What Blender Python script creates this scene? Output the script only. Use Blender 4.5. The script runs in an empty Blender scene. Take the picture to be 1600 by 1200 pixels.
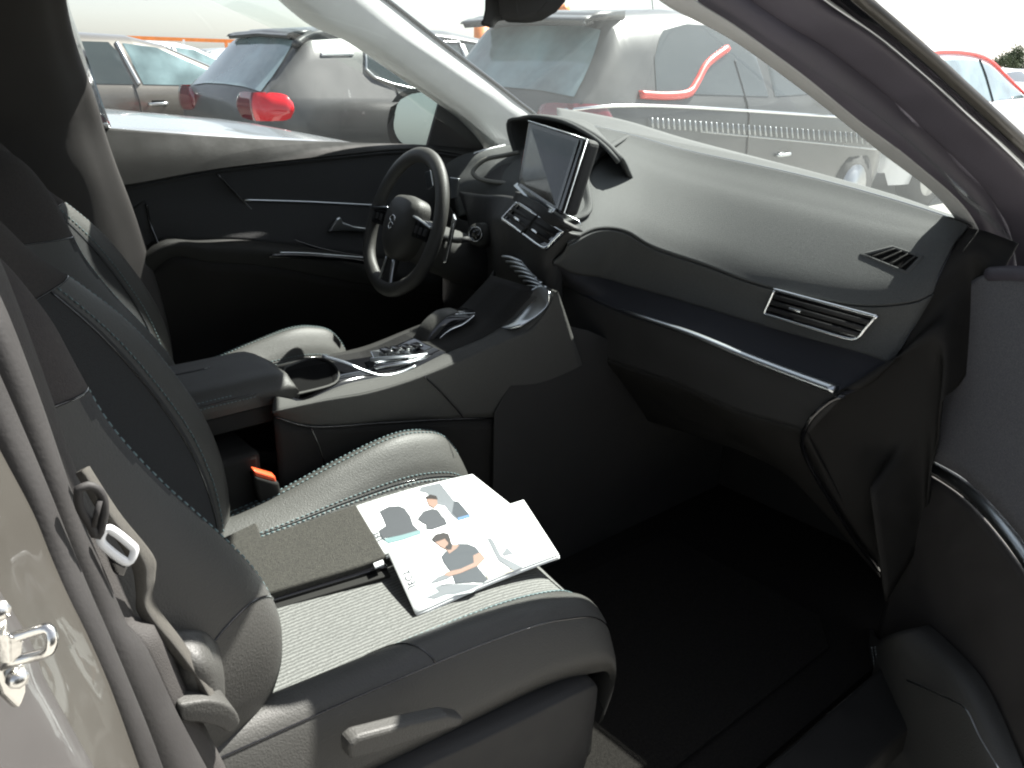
import bpy, math, random
import numpy as np
from mathutils import Vector
random.seed(7)
S=bpy.context.scene
COL=S.collection
R=math.radians
# ---------------------------------------------------------------- camera
CAM=np.array((0.,-1.25,1.42)); F=1300.; TH,PT,RL=R(41),R(21.3),R(1.5)
GZ=.12                                   # ground level
fw=np.array([math.sin(TH)*math.cos(PT),math.cos(TH)*math.cos(PT),-math.sin(PT)])
rt=np.array([math.cos(TH),-math.sin(TH),0.]); up=np.cross(rt,fw)
rt2=rt*math.cos(RL)+up*math.sin(RL); up2=-rt*math.sin(RL)+up*math.cos(RL)
def P(px,py,x=None,y=None,z=None,d=None):
    """survey point: the photo's pixel met with a measured plane of the car (x forward, y left, z up; metres)"""
    v=fw+rt2*(px-800)/F-up2*(py-600)/F
    if x is not None:k=(x-CAM[0])/v[0]
    elif y is not None:k=(y-CAM[1])/v[1]
    elif z is not None:k=(z-CAM[2])/v[2]
    else:k=d
    return CAM+v*k
def PX(l): return [P(a,b,x=c) for a,b,c in l]
def PY(l): return [P(a,b,y=c) for a,b,c in l]
def PZ(l): return [P(a,b,z=c) for a,b,c in l]
# ---------------------------------------------------------------- materials
def mat(name,col,rough=.6,metal=0.,bump=0.,bscale=600.,var=0.,vscale=20.,coat=0.,spec=.5,wave=None,alpha=1.,emis=None):
    m=bpy.data.materials.new(name);m.use_nodes=True
    nt=m.node_tree;b=nt.nodes['Principled BSDF']
    c=(*col,1.)
    b.inputs['Base Color'].default_value=c;b.inputs['Roughness'].default_value=rough
    b.inputs['Metallic'].default_value=metal;b.inputs['Coat Weight'].default_value=coat
    b.inputs['Specular IOR Level'].default_value=spec
    if emis: b.inputs['Emission Color'].default_value=(*emis[0],1);b.inputs['Emission Strength'].default_value=emis[1]
    tc=nt.nodes.new('ShaderNodeTexCoord')
    if var>0:
        n=nt.nodes.new('ShaderNodeTexNoise');n.inputs['Scale'].default_value=vscale;n.inputs['Detail'].default_value=6
        nt.links.new(tc.outputs['Object'],n.inputs['Vector'])
        r=nt.nodes.new('ShaderNodeMapRange');r.inputs['From Min'].default_value=.3;r.inputs['From Max'].default_value=.7
        r.inputs['To Min'].default_value=1-var;r.inputs['To Max'].default_value=1+var
        nt.links.new(n.outputs['Fac'],r.inputs['Value'])
        v=nt.nodes.new('ShaderNodeVectorMath');v.operation='SCALE';v.inputs[0].default_value=col
        nt.links.new(r.outputs['Result'],v.inputs['Scale']);nt.links.new(v.outputs['Vector'],b.inputs['Base Color'])
        r2=nt.nodes.new('ShaderNodeMapRange');r2.inputs['From Min'].default_value=.3;r2.inputs['From Max'].default_value=.7
        r2.inputs['To Min'].default_value=max(0,rough-.08);r2.inputs['To Max'].default_value=min(1,rough+.08)
        nt.links.new(n.outputs['Fac'],r2.inputs['Value']);nt.links.new(r2.outputs['Result'],b.inputs['Roughness'])
    if bump>0:
        if wave:
            w=nt.nodes.new('ShaderNodeTexWave');w.inputs['Scale'].default_value=wave[0];w.bands_direction=wave[1]
            w.inputs['Distortion'].default_value=wave[2];w.inputs['Detail'].default_value=2;w.inputs['Detail Scale'].default_value=3
            nt.links.new(tc.outputs['Object'],w.inputs['Vector']);src=w.outputs['Fac']
            n3=nt.nodes.new('ShaderNodeTexNoise');n3.inputs['Scale'].default_value=bscale
            nt.links.new(tc.outputs['Object'],n3.inputs['Vector'])
            mx=nt.nodes.new('ShaderNodeMath');mx.operation='MULTIPLY_ADD';mx.inputs[1].default_value=.8
            nt.links.new(n3.outputs['Fac'],mx.inputs[0]);nt.links.new(src,mx.inputs[2]);src=mx.outputs[0]
            # thread colour follows the weave
            mr=nt.nodes.new('ShaderNodeMapRange');mr.inputs['From Min'].default_value=.2;mr.inputs['From Max'].default_value=1.4
            mr.inputs['To Min'].default_value=.55;mr.inputs['To Max'].default_value=1.35
            nt.links.new(src,mr.inputs['Value'])
            v=nt.nodes.new('ShaderNodeVectorMath');v.operation='SCALE';v.inputs[0].default_value=col
            nt.links.new(mr.outputs['Result'],v.inputs['Scale']);nt.links.new(v.outputs['Vector'],b.inputs['Base Color'])
        else:
            n2=nt.nodes.new('ShaderNodeTexNoise');n2.inputs['Scale'].default_value=bscale;n2.inputs['Detail'].default_value=3
            nt.links.new(tc.outputs['Object'],n2.inputs['Vector']);src=n2.outputs['Fac']
        bp=nt.nodes.new('ShaderNodeBump');bp.inputs['Strength'].default_value=bump;bp.inputs['Distance'].default_value=.002
        nt.links.new(src,bp.inputs['Height']);nt.links.new(bp.outputs['Normal'],b.inputs['Normal'])
    return m
def glass(name,tint,dust,dustcol=(.8,.85,.85),refl=1.,scr=False):
    """thin sheet glass: clear transmission, fresnel mirror, a film of dust"""
    m=bpy.data.materials.new(name);m.use_nodes=True;nt=m.node_tree;nt.nodes.clear()
    o=nt.nodes.new('ShaderNodeOutputMaterial');t=nt.nodes.new('ShaderNodeBsdfTransparent');t.inputs[0].default_value=(*tint,1)
    g=nt.nodes.new('ShaderNodeBsdfGlossy');g.inputs['Roughness'].default_value=.01
    f=nt.nodes.new('ShaderNodeLayerWeight');f.inputs['Blend'].default_value=.5      # Schlick, the same from both faces
    f5=nt.nodes.new('ShaderNodeMath');f5.operation='POWER';f5.inputs[1].default_value=5;nt.links.new(f.outputs['Facing'],f5.inputs[0])
    k=nt.nodes.new('ShaderNodeMath');k.operation='MULTIPLY_ADD';k.inputs[1].default_value=.9*refl;k.inputs[2].default_value=.05*refl;nt.links.new(f5.outputs[0],k.inputs[0])
    a=nt.nodes.new('ShaderNodeMixShader');nt.links.new(k.outputs[0],a.inputs[0]);nt.links.new(t.outputs[0],a.inputs[1]);nt.links.new(g.outputs[0],a.inputs[2])
    d=nt.nodes.new('ShaderNodeBsdfTranslucent');d.inputs[0].default_value=(*dustcol,1)
    d2=nt.nodes.new('ShaderNodeBsdfDiffuse');d2.inputs[0].default_value=(*dustcol,1)
    dd=nt.nodes.new('ShaderNodeMixShader');nt.links.new(d.outputs[0],dd.inputs[1]);nt.links.new(d2.outputs[0],dd.inputs[2])
    tc=nt.nodes.new('ShaderNodeTexCoord');n=nt.nodes.new('ShaderNodeTexNoise');n.inputs['Scale'].default_value=6;n.inputs['Detail'].default_value=8
    nt.links.new(tc.outputs['Object'],n.inputs['Vector'])
    r=nt.nodes.new('ShaderNodeMapRange');r.inputs['To Min'].default_value=dust*.6;r.inputs['To Max'].default_value=dust*1.4
    nt.links.new(n.outputs['Fac'],r.inputs['Value'])
    b=nt.nodes.new('ShaderNodeMixShader');nt.links.new(r.outputs[0],b.inputs[0]);nt.links.new(a.outputs[0],b.inputs[1]);nt.links.new(dd.outputs[0],b.inputs[2])
    nt.links.new(b.outputs[0],o.inputs[0]);return m
M=dict(
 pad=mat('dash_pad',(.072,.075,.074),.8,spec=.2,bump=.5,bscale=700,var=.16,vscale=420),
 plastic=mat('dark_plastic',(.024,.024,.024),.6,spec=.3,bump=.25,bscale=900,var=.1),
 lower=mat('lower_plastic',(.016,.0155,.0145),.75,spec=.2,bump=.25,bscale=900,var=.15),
 cons=mat('console_plastic',(.055,.055,.052),.75,spec=.25,bump=.4,bscale=800,var=.16,vscale=420),
 bluefab=mat('dash_fabric',(.021,.022,.027),.9,bump=.8,bscale=1100,var=.15,vscale=300),
 doorp=mat('door_plastic',(.017,.017,.0155),.7,bump=.3,bscale=900,var=.08,spec=.3),
 doorfab=mat('door_fabric',(.13,.132,.145),.95,bump=1.,bscale=1200,var=.35,vscale=500),
 leather=mat('black_leather',(.048,.0475,.044),.5,spec=.35,bump=.35,bscale=450,var=.08,vscale=7),
 pale=mat('lit_edge_tone',(.115,.113,.098),.5,bump=.3,bscale=450,var=.06,vscale=7),
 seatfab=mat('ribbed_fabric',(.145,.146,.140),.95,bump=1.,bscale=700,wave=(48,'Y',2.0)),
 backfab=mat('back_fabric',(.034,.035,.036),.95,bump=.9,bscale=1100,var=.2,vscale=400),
 brownfab=mat('upper_fabric',(.045,.040,.038),.95,bump=.9,bscale=900,var=.2,vscale=300),
 gloss=mat('gloss_black',(.006,.006,.007),.08,coat=.5),
 screen=mat('screen_glass',(.012,.013,.014),.14,coat=.6,var=.5,vscale=25),
 chrome=mat('chrome',(.75,.77,.78),.16,1.),
 satin=mat('satin_silver',(.55,.58,.60),.28,1.,bump=.05,bscale=300),
 steel=mat('steel',(.68,.67,.64),.22,1.,bump=.08,bscale=200),
 trim=mat('pillar_trim',(.40,.405,.405),.85,bump=.4,bscale=900,var=.04),
 dtrim=mat('dark_pillar_trim',(.036,.033,.031),.7,bump=.35,bscale=900,var=.08),
 rubber2=mat('brown_rubber_seal',(.021,.0195,.019),.65,bump=.15,bscale=300,var=.12,vscale=12),
 rubber=mat('rubber_seal',(.060,.054,.070),.62,bump=.15,bscale=300,var=.12,vscale=12),
 jamb=mat('body_paint_brown',(.055,.051,.044),.5,.2,coat=.25,var=.04,vscale=6),
 belt=mat('belt_webbing',(.075,.070,.060),.8,bump=.7,bscale=500,wave=(300,'Z',.2)),
 thread=mat('cyan_thread',(.14,.205,.215),.8),
 dthread=mat('grey_thread',(.22,.24,.24),.7),
 orange=mat('buckle_button',(.85,.10,.03),.35,coat=.4),
 whitep=mat('white_plastic',(.82,.84,.85),.3,coat=.3),
 carpet=mat('felt_mat',(.036,.034,.029),1.,bump=1.,bscale=800,var=.35,vscale=260),
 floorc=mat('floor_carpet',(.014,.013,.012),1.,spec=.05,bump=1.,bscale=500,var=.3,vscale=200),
 paper=mat('glossy_paper',(.86,.88,.88),.3,coat=.3),
 mirror=mat('mirror_glass',(.9,.92,.93),.01,1.),
 dmirror=mat('tinted_mirror_glass',(.36,.41,.41),.01,1.),
 headl=mat('headliner',(.10,.10,.098),.95,bump=.5,bscale=600),
)
M['recess_shade']=mat('painted_recess_shade',(.006,.006,.006),.9,spec=.05)  # near-black paint standing in for the shade inside recesses
M['ws']=glass('windscreen_glass',(.90,.95,.93),.045,refl=.65)
M['sg']=glass('side_glass',(.97,.985,.98),.008,refl=.6)
# ---------------------------------------------------------------- builders
def tag(o,label=None,cat=None,group=None,kind=None):
    for k,v in (('label',label),('category',cat),('group',group),('kind',kind)):
        if v:o[k]=v
    return o
def empty(name,loc=(0,0,0),parent=None):
    o=bpy.data.objects.new(name,None);o.location=loc;o.empty_display_size=.1;COL.objects.link(o)
    if parent:o.parent=parent
    return o
def obj(name,verts,faces,m,parent=None,smooth=True,mi=None,bevel=0,solid=0,sub=0):
    me=bpy.data.meshes.new(name);me.from_pydata([tuple(map(float,v)) for v in verts],[],[tuple(f) for f in faces])
    ms=m if isinstance(m,(list,tuple)) else [m]
    for a in ms:me.materials.append(M[a] if isinstance(a,str) else a)
    if mi is not None:me.polygons.foreach_set('material_index',mi)
    me.polygons.foreach_set('use_smooth',[smooth]*len(me.polygons))
    me.update()
    o=bpy.data.objects.new(name,me);COL.objects.link(o)
    if parent:
        o.parent=parent
        q=parent
        off=Vector((0,0,0))
        while q: off+=q.location;q=q.parent
        o.location=-off
    if solid:
        s=o.modifiers.new('s','SOLIDIFY');s.thickness=solid;s.offset=-1
    if bevel:
        b=o.modifiers.new('b','BEVEL');b.width=bevel;b.segments=3;b.limit_method='ANGLE';b.angle_limit=R(35)
        b.harden_normals=False
    if sub:
        b=o.modifiers.new('u','SUBSURF');b.levels=b.render_levels=sub
    return o
def cr(p,t):
    """Catmull-Rom through p at parameter t in [0,1]"""
    n=len(p)-1;x=min(max(t,0),1)*n;i=min(int(x),n-1);f=x-i
    a=p[max(i-1,0)];b=p[i];c=p[i+1];d=p[min(i+2,n)]
    return .5*((2*b)+(c-a)*f+(2*a-5*b+4*c-d)*f*f+(3*b-a-3*c+d)*f**3)
def curve(pts,n,smooth=True):
    p=[np.array(q,float) for q in pts]
    # arc-length resample
    N=max(200,n*4);q=[cr(p,i/N) if smooth else lin(p,i/N) for i in range(N+1)]
    s=[0]
    for a,b in zip(q,q[1:]):s.append(s[-1]+np.linalg.norm(b-a))
    out=[]
    for k in range(n):
        t=s[-1]*k/(n-1);j=min(max(np.searchsorted(s,t),1),N)
        f=(t-s[j-1])/max(s[j]-s[j-1],1e-9);out.append(q[j-1]*(1-f)+q[j]*f)
    return out
def lin(p,t):
    n=len(p)-1;x=t*n;i=min(int(x),n-1);f=x-i;return p[i]*(1-f)+p[i+1]*f
class Surf:
    def hit(s,px,py,n=26):
        lo=[0.,0.];sz=1.
        for _ in range(4):
            best=None
            for a in range(n):
                for b in range(n):
                    u=min(1,max(0,lo[0]+sz*a/(n-1)));v=min(1,max(0,lo[1]+sz*b/(n-1)))
                    p=s.ev(u,v);d=p-CAM;k=d@fw;e=abs(800+F*(d@rt2)/k-px)+abs(600-F*(d@up2)/k-py)
                    if best is None or e<best[0]:best=(e,p,u,v)
            sz*=.16;lo=[best[2]-sz/2,best[3]-sz/2]
        return best[1]
    """control rows -> dense smooth grid; v (across rows) may be linear"""
    def __init__(s,rows,nu=40,res=None,rowsmooth=True):
        s.rows=[curve(r,nu,rowsmooth) for r in rows];s.nu=nu
    def ev(s,u,v,smooth=True):
        i=u*(s.nu-1);a=min(int(i),s.nu-2);f=i-a
        col=[r[a]*(1-f)+r[a+1]*f for r in s.rows]
        return cr(col,v) if smooth else lin(col,v)
    def mesh(s,name,m,parent,nv=30,smooth=True,nu=None,mif=None,flip=False,solid=0,u0=0,u1=1,v0=0,v1=1,sm=True):
        nu=nu or s.nu;V=[];Fc=[];mi=[]
        for j in range(nv):
            for i in range(nu):V.append(s.ev(u0+(u1-u0)*i/(nu-1),v0+(v1-v0)*j/(nv-1),smooth))
        for j in range(nv-1):
            for i in range(nu-1):
                a=j*nu+i;q=(a,a+1,a+nu+1,a+nu)
                Fc.append(q[::-1] if flip else q)
                if mif:mi.append(mif((i+.5)/(nu-1),(j+.5)/(nv-1)))
        return obj(name,V,Fc,m,parent,sm,mi or None,solid=solid)
def tubemesh(pts,r,n=10,closed=False):
    p=[np.array(q,float) for q in pts];N=len(p);V=[];Fc=[]
    rr=r if callable(r) else (lambda t:r)
    ref=None
    for i in range(N):
        a=p[(i-1)%N] if closed or i>0 else p[i];b=p[(i+1)%N] if closed or i<N-1 else p[i]
        t=b-a;t/=np.linalg.norm(t)+1e-12
        if ref is None:
            ref=np.cross(t,(0,0,1.));
            if np.linalg.norm(ref)<.1:ref=np.cross(t,(0,1.,0))
        ref=ref-t*(ref@t);ref/=np.linalg.norm(ref);w=np.cross(t,ref)
        rad=rr(i/(N-1 if N>1 else 1))
        if not isinstance(rad,tuple):rad=(rad,rad)
        for k in range(n):
            c=2*math.pi*k/n;V.append(p[i]+ref*math.cos(c)*rad[0]+w*math.sin(c)*rad[1])
    for i in range(N if closed else N-1):
        j=(i+1)%N
        for k in range(n):Fc.append((i*n+k,i*n+(k+1)%n,j*n+(k+1)%n,j*n+k))
    if not closed:Fc+= [tuple(range(n))[::-1],tuple((N-1)*n+k for k in range(n))]
    return V,Fc
def tube(name,pts,r,m,parent=None,n=10,closed=False,sm=True):
    V,Fc=tubemesh(pts,r,n,closed);return obj(name,V,Fc,m,parent,sm)
class MB:
    def __init__(s):s.V=[];s.F=[]
    def add(s,V,F):
        k=len(s.V);s.V+=list(V);s.F+=[tuple(i+k for i in f) for f in F];return s
    def box(s,c,d,ax=None):
        c=np.array(c,float);A=[np.array(a,float) for a in (ax or ((1,0,0),(0,1,0),(0,0,1)))]
        V=[c+A[0]*i*d[0]/2+A[1]*j*d[1]/2+A[2]*k*d[2]/2 for i in(-1,1) for j in(-1,1) for k in(-1,1)]
        return s.add(V,[(0,1,3,2),(4,6,7,5),(0,4,5,1),(2,3,7,6),(0,2,6,4),(1,5,7,3)])
    def prism(s,pts,th):
        p=[np.array(q,float) for q in pts];th=np.array(th,float);n=len(p)
        return s.add(p+[q+th for q in p],[tuple(range(n))[::-1],tuple(range(n,2*n))]+[(i,(i+1)%n,n+(i+1)%n,n+i) for i in range(n)])
    def tube(s,pts,r,n=8,closed=False):return s.add(*tubemesh(pts,r,n,closed))
    def obj(s,name,m,parent=None,**k):return obj(name,s.V,s.F,m,parent,**k)
def slab(name,pts,th,m,parent=None,bevel=.002,smooth=False,**k):
    return MB().prism(pts,th).obj(name,m,parent,bevel=bevel,smooth=smooth,**k)
def stitches(name,lines,m,parent,step=.0085,ln=.005,r=.00085):
    mb=MB()
    for L,off in lines:
        p=[np.array(q,float) for q in L];s=[0]
        for a,b in zip(p,p[1:]):s.append(s[-1]+np.linalg.norm(b-a))
        t=0
        while t+ln<s[-1]:
            def at(t):
                j=min(max(np.searchsorted(s,t),1),len(s)-1);f=(t-s[j-1])/max(s[j]-s[j-1],1e-9);return p[j-1]*(1-f)+p[j]*f+np.array(off)
            mb.tube([at(t),at(t+ln)],r,5);t+=step
    return mb.obj(name,m,parent)
def planar(pts):
    p=np.array(pts,float);A=np.c_[p[:,0],p[:,1],np.ones(len(p))];c=np.linalg.lstsq(A,p[:,2],rcond=None)[0]
    p[:,2]=A@c;return [q for q in p]
def nrm(v):v=np.array(v,float);return v/np.linalg.norm(v)
def copy_tree(o,parent=None):
    c=o.copy();COL.objects.link(c);c.parent=parent
    for ch in list(o.children):copy_tree(ch,c)
    return c
exec_parts=[]
#PARTS
# ================================================================ THIS CAR
car=empty('passenger_car',(0.4,0,GZ))
tag(car,'dark car in the foreground, seen through its open front passenger door into the cabin','car')
# ---------------------------------------------------------------- dashboard
dash=empty('dashboard',(0,0,0),car)
W =PX([(1512,356,1.545),(1490,347,1.555),(1400,318,1.58),(1300,290,1.60),(1200,266,1.61),(1070,238,1.62),(985,214,1.62),(930,201,1.61),(870,192,1.60)])
W2=PX([(1545,345,1.66),(1497,338,1.67),(1400,305,1.70),(1300,276,1.72),(1200,250,1.74),(1070,216,1.75),(985,190,1.75)])
Cc=PX([(1456,458,1.43),(1420,474,1.405),(1330,477,1.38),(1190,447,1.37),(1100,415,1.36),(1020,388,1.32),(975,363,1.29),(930,360,1.20),(886,384,1.115)])
D =PX([(1392,570,1.39),(1360,555,1.385),(1300,538,1.38),(1200,510,1.375),(1100,480,1.365),(1000,450,1.34),(940,432,1.30),(895,425,1.20),(864,408,1.11)])
def blend(A,B,t,dz=0,dx=0,n=40):
    a=curve(A,n);b=curve(B,n);return [p*(1-t)+q*t+np.array((dx,0,dz)) for p,q in zip(a,b)]
mid=blend(W,Cc,.5,.022,0);q1=blend(W,Cc,.85,.016)
top=Surf([W,blend(W,Cc,.12,.004),blend(W,Cc,.3,.014),mid,q1,Cc],60)
top.mesh('top_pad','pad',dash,nv=40,solid=.006,flip=True)
face=Surf([Cc,blend(Cc,D,.08,0,.001),blend(Cc,D,.5,0,.006),D],60)
face.mesh('upper_face','pad',dash,nv=20,solid=.005,flip=True)
Wc=W;W2=W2+PX([(930,178,1.74),(870,168,1.73)])
cowl=Surf([Wc,W2],60);o=cowl.mesh('defroster_strip','pad',dash,nv=6,flip=True,solid=.004)
tube('defroster_gap',[p+np.array((.004,0,.002)) for p in curve(W,60)],(lambda t:(.006,.004)),'gloss',dash)
# fabric band: ledge under the vents, then chrome spear, then glovebox
T =PX([(1318,620,1.305),(1290,608,1.30),(1180,566,1.295),(1080,524,1.285),(975,490,1.27),(900,455,1.25),(850,425,1.24)])
Gm=PX([(1264,676,1.30),(1240,665,1.295),(1150,640,1.29),(1060,600,1.285),(960,565,1.27),(900,540,1.25),(860,510,1.24)])
Lo=PX([(1376,900,1.50),(1350,870,1.48),(1290,800,1.45),(1230,740,1.42),(1150,700,1.42),(1000,650,1.42),(930,620,1.42)])
Surf([D,blend(D,T,.1,-.004,0),blend(D,T,.6,-.006,.0),T],50).mesh('fabric_band','bluefab',dash,nv=16,flip=True,solid=.004)
Surf([T,blend(T,Gm,.3,0,-.004),Gm],50).mesh('glovebox_upper','plastic',dash,nv=12,flip=True,solid=.004)
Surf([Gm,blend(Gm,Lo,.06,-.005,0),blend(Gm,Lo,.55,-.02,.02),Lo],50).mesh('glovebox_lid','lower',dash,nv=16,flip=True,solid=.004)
sp=curve(PX([(1306,609,1.292),(1180,562,1.287),(1080,521,1.277),(1010,497,1.265),(972,484,1.26)]),40)
tube('chrome_spear',sp,(lambda t:(.011*(1-t)**.5+.0015,.007*(1-t)**.5+.001)),'satin',dash,12)
# glovebox side cap, dash end
V1=PX([(1500,452,1.43),(1480,575,1.36),(1400,650,1.27),(1385,600,1.27)])
endA=[top.ev(0,v) for v in np.linspace(0,1,7)]+[face.ev(0,.5),D[0],P(1345,605,x=1.33),P(1310,615,x=1.30),P(1262,665,x=1.29),P(1262,720,x=1.33),P(1310,800,x=1.40),P(1375,890,x=1.50)]
endB=[P(1590,380,y=-.765),P(1575,410,y=-.76),P(1560,440,y=-.76),P(1545,520,y=-.755),P(1500,600,y=-.75),P(1470,630,y=-.745),P(1462,700,y=-.74),P(1450,760,y=-.74),P(1440,840,y=-.74),P(1385,940,y=-.74)]
Surf([endA,[ .55*a+.45*b+np.array((-.012,0,.006)) for a,b in zip(endA,endB)],endB],40).mesh('end_panel','lower',dash,nv=16,solid=.004)
capA=curve(PX([(1322,618,1.30),(1296,628,1.29),(1262,665,1.28),(1262,715,1.31),(1330,830,1.42),(1375,890,1.49)]),40)
tube('glovebox_gap',[p+np.array((-.004,0,0)) for p in capA],.0045,'gloss',dash)
fr=[P(a,b,y=-.757)+np.array((-.004,0,0)) for a,b in ((1558,440),(1548,520),(1503,600),(1470,632),(1460,700),(1448,770),(1436,850),(1400,930),(1370,985))]
tube('top_seam',[p+np.array((-.001,-.001,.002)) for p in curve(endA[:9],40)],.0016,'gloss',dash)
MB().box((1.63,0,.85),(.24,1.42,.5)).box((1.46,.40,.90),(.14,.60,.36)).obj('dash_light_block','lower',dash,bevel=.02)  # added unseen blocks that stop light leaking through the hollow dash
slab('dash_light_block',[(1.50,-.72,1.09),(1.80,-.72,1.06),(1.80,.72,1.06),(1.50,.72,1.09)],(0,0,-.02),'lower',dash,0)
# ---- right side air vent
vt=empty('air_vent',(0,0,0),dash)
c4=[P(1212,452,x=1.362),P(1370,494,x=1.362),P(1337,532,x=1.362),P(1196,490,x=1.362)]
def vent(parent,c4,nsl,mid=False,depth=.03,tabs=((.3,.5),)):
    a,b,c,d=[np.array(q) for q in c4];n=nrm(np.cross(b-a,d-a));
    if n@(CAM-a)<0:n=-n
    loop=curve([a,a*.98+b*.02,a*.5+b*.5,b*.98+a*.02,b,b*.5+c*.5,c*.9+b*.1,c*.88+d*.12,c*.5+d*.5,d*.93+c*.07,d,d*.5+a*.5,a],80)[:-1]
    tube('vent_bezel',[p+n*.004 for p in loop],.0032,'chrome',parent,8,True)
    slab('vent_cavity',[p-n*.001 for p in (a,b,c,d)],-n*.002,'gloss',parent,0)
    mb=MB()
    for k in range(nsl):
        t=(k+1)/(nsl+1);L=a*(1-t)+d*t;Rr=b*(1-t)+c*t
        mb.tube([L+n*.004,Rr+n*.004],(lambda t:(.0022,.0045)),6)
    if mid:mb.tube([(a+b)/2+n*.006,(c+d)/2+n*.006],.003,6)
    mb.obj('vent_slat','plastic',parent)
    for u,v in tabs:
        p=(a*(1-u)+b*u)*(1-v)+(d*(1-u)+c*u)*v
        ux=nrm(b-a);MB().box(p+n*.009,(.024,.004,.005),(ux,n,np.cross(ux,n))).obj('vent_tab','chrome',parent,bevel=.0015)
vent(vt,c4,3)
# ---- top speaker grille / side defrost vent
gv=empty('defrost_vent',(0,0,0),dash)
def lerp(a,b,t):return (a[0]*(1-t)+b[0]*t,a[1]*(1-t)+b[1]*t)
gq=[(1342,403),(1394,390),(1444,407),(1418,434)];gc=lerp(lerp(gq[0],gq[2],.5),lerp(gq[1],gq[3],.5),.5)
gl_=[lerp(gq[k],gq[(k+1)%4],t) for k in range(4) for t in (0,.25,.5,.75)]
gu=nrm((-.35,0,1.))
go=[top.hit(*q_)+gu*.0062 for q_ in gl_];gi=[top.hit(*lerp(q_,gc,.2))+gu*.0062 for q_ in gl_]
V=[p+gu*.0005 for p in go]+[a*.75+b*.25+gu*.003 for a,b in zip(go,gi)]+[a*.3+b*.7+gu*.003 for a,b in zip(go,gi)]+[p+gu*.0008 for p in gi];m_=16
obj('grille_surround',V,[(k*m_+i,k*m_+(i+1)%m_,(k+1)*m_+(i+1)%m_,(k+1)*m_+i) for k in range(3) for i in range(m_)],'pad',gv)
obj('grille_hole_shade',[p+gu*.0006 for p in gi]+[np.mean(gi,0)+gu*.0008],[(i,(i+1)%m_,m_) for i in range(m_)],'recess_shade',gv,smooth=False)  # flat face, the dark of the opening put into its colour
for k in range(1,5):
    t=k/5;a=lerp(gq[0],gq[3],t);b=lerp(gq[1],gq[2],t)
    tube('grille_slat',curve([top.hit(*lerp(a,b,w_))+gu*.0086 for w_ in (.12,.5,.88)],8),.0013,'cons',gv,6)
# ---- centre: tablet screen
sc=empty('touchscreen',(0,0,0),dash)
TL,TR,BL,BR=P(826,189,y=.07),P(914,217,y=-.125),P(808,290,y=.07),P(876,336,y=-.125)
n=nrm(np.cross(TR-TL,BL-TL));n=-n if n@(CAM-TL)<0 else n
slab('screen_housing',[TL,TR,BR,BL],-n*.011,'gloss',sc,.003)
ins=lambda t:[TL+(TR-TL)*t+(BL-TL)*t*1.2,TR-(TR-TL)*2.6*t+(BR-TR)*t,BR-(BR-BL)*2.6*t-(BR-TR)*t*.5,BL+(BR-BL)*t-(BL-TL)*t*.5]
slab('screen_panel',[p+n*.0012 for p in ins(.028)],-n*.001,'screen',sc,0)
tube('screen_edge',[TL+n*.001,TR+n*.001],.0013,'satin',sc)
tube('screen_edge',[TR-n*.006,BR*.97+TR*.03-n*.006,P(904,345,x=1.10),P(908,352,x=1.10)],.0012,'satin',sc)
bk=[TR-n*.012,P(918,240,y=-.13),P(921,262,y=-.13),P(919,330,y=-.13),P(908,348,y=-.12),BR-n*.012]
slab('screen_back',[TL-n*.014,TR-n*.012,BR-n*.012,BL-n*.014],-n*.03,'plastic',sc,.01)
# base wedge under the screen
b0=[P(806,296,y=.075),P(876,336,y=-.125),P(905,350,y=-.14),P(925,342,y=-.13)]
Surf([[P(812,300,y=.075),P(850,322,y=-.06),P(885,345,y=-.135),P(908,356,y=-.14)],
      [P(808,313,y=.085),P(835,331,y=-.04),P(862,350,y=-.10),P(886,364,y=-.135)]],20).mesh('screen_base','plastic',sc,nv=6,solid=.01)
strip=[P(806,291,y=.08),P(813,286,y=.075),P(840,310,y=0),P(872,326,y=-.11),P(866,334,y=-.11),P(845,326,y=-.03)]
slab('chrome_strip',[q-n*.001 for q in strip],n*.01,'satin',sc,.003)
# centre vents
cv=empty('centre_air_vent',(0,0,0),dash)
vent(cv,[P(810,318,x=1.16),P(881,363,x=1.10),P(853,391,x=1.085),P(787,343,x=1.145)],2,True,tabs=((.27,.62),(.68,.62)))
# centre stack face between vents, toggles and console
ctr=Surf([PX([(720,300,1.32),(760,305,1.28),(812,312,1.18),(884,360,1.11),(925,362,1.24)]),
          PX([(735,345,1.30),(760,350,1.26),(785,345,1.16),(853,395,1.10),(885,405,1.20)]),
          PX([(745,420,1.28),(770,410,1.24),(790,400,1.16),(850,440,1.11),(875,450,1.2)]),
          PX([(745,520,1.28),(770,500,1.24),(790,480,1.2),(850,500,1.16),(875,520,1.2)])],30)
ctr.mesh('centre_stack','plastic',dash,nv=30,smooth=False,solid=.006)
# toggle switches (piano keys)
for k in range(7):
    cx,cy=803+6.6*k,405+7.6*k
    tube('toggle_switch',curve([P(cx-17,cy-4,x=1.128-.004*k),P(cx-6,cy-3,x=1.120-.004*k),P(cx+8,cy+2,x=1.116-.004*k),P(cx+17,cy+7,x=1.118-.004*k)],12),(lambda t:(.0045,.0032)),'satin',dash,10)
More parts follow.
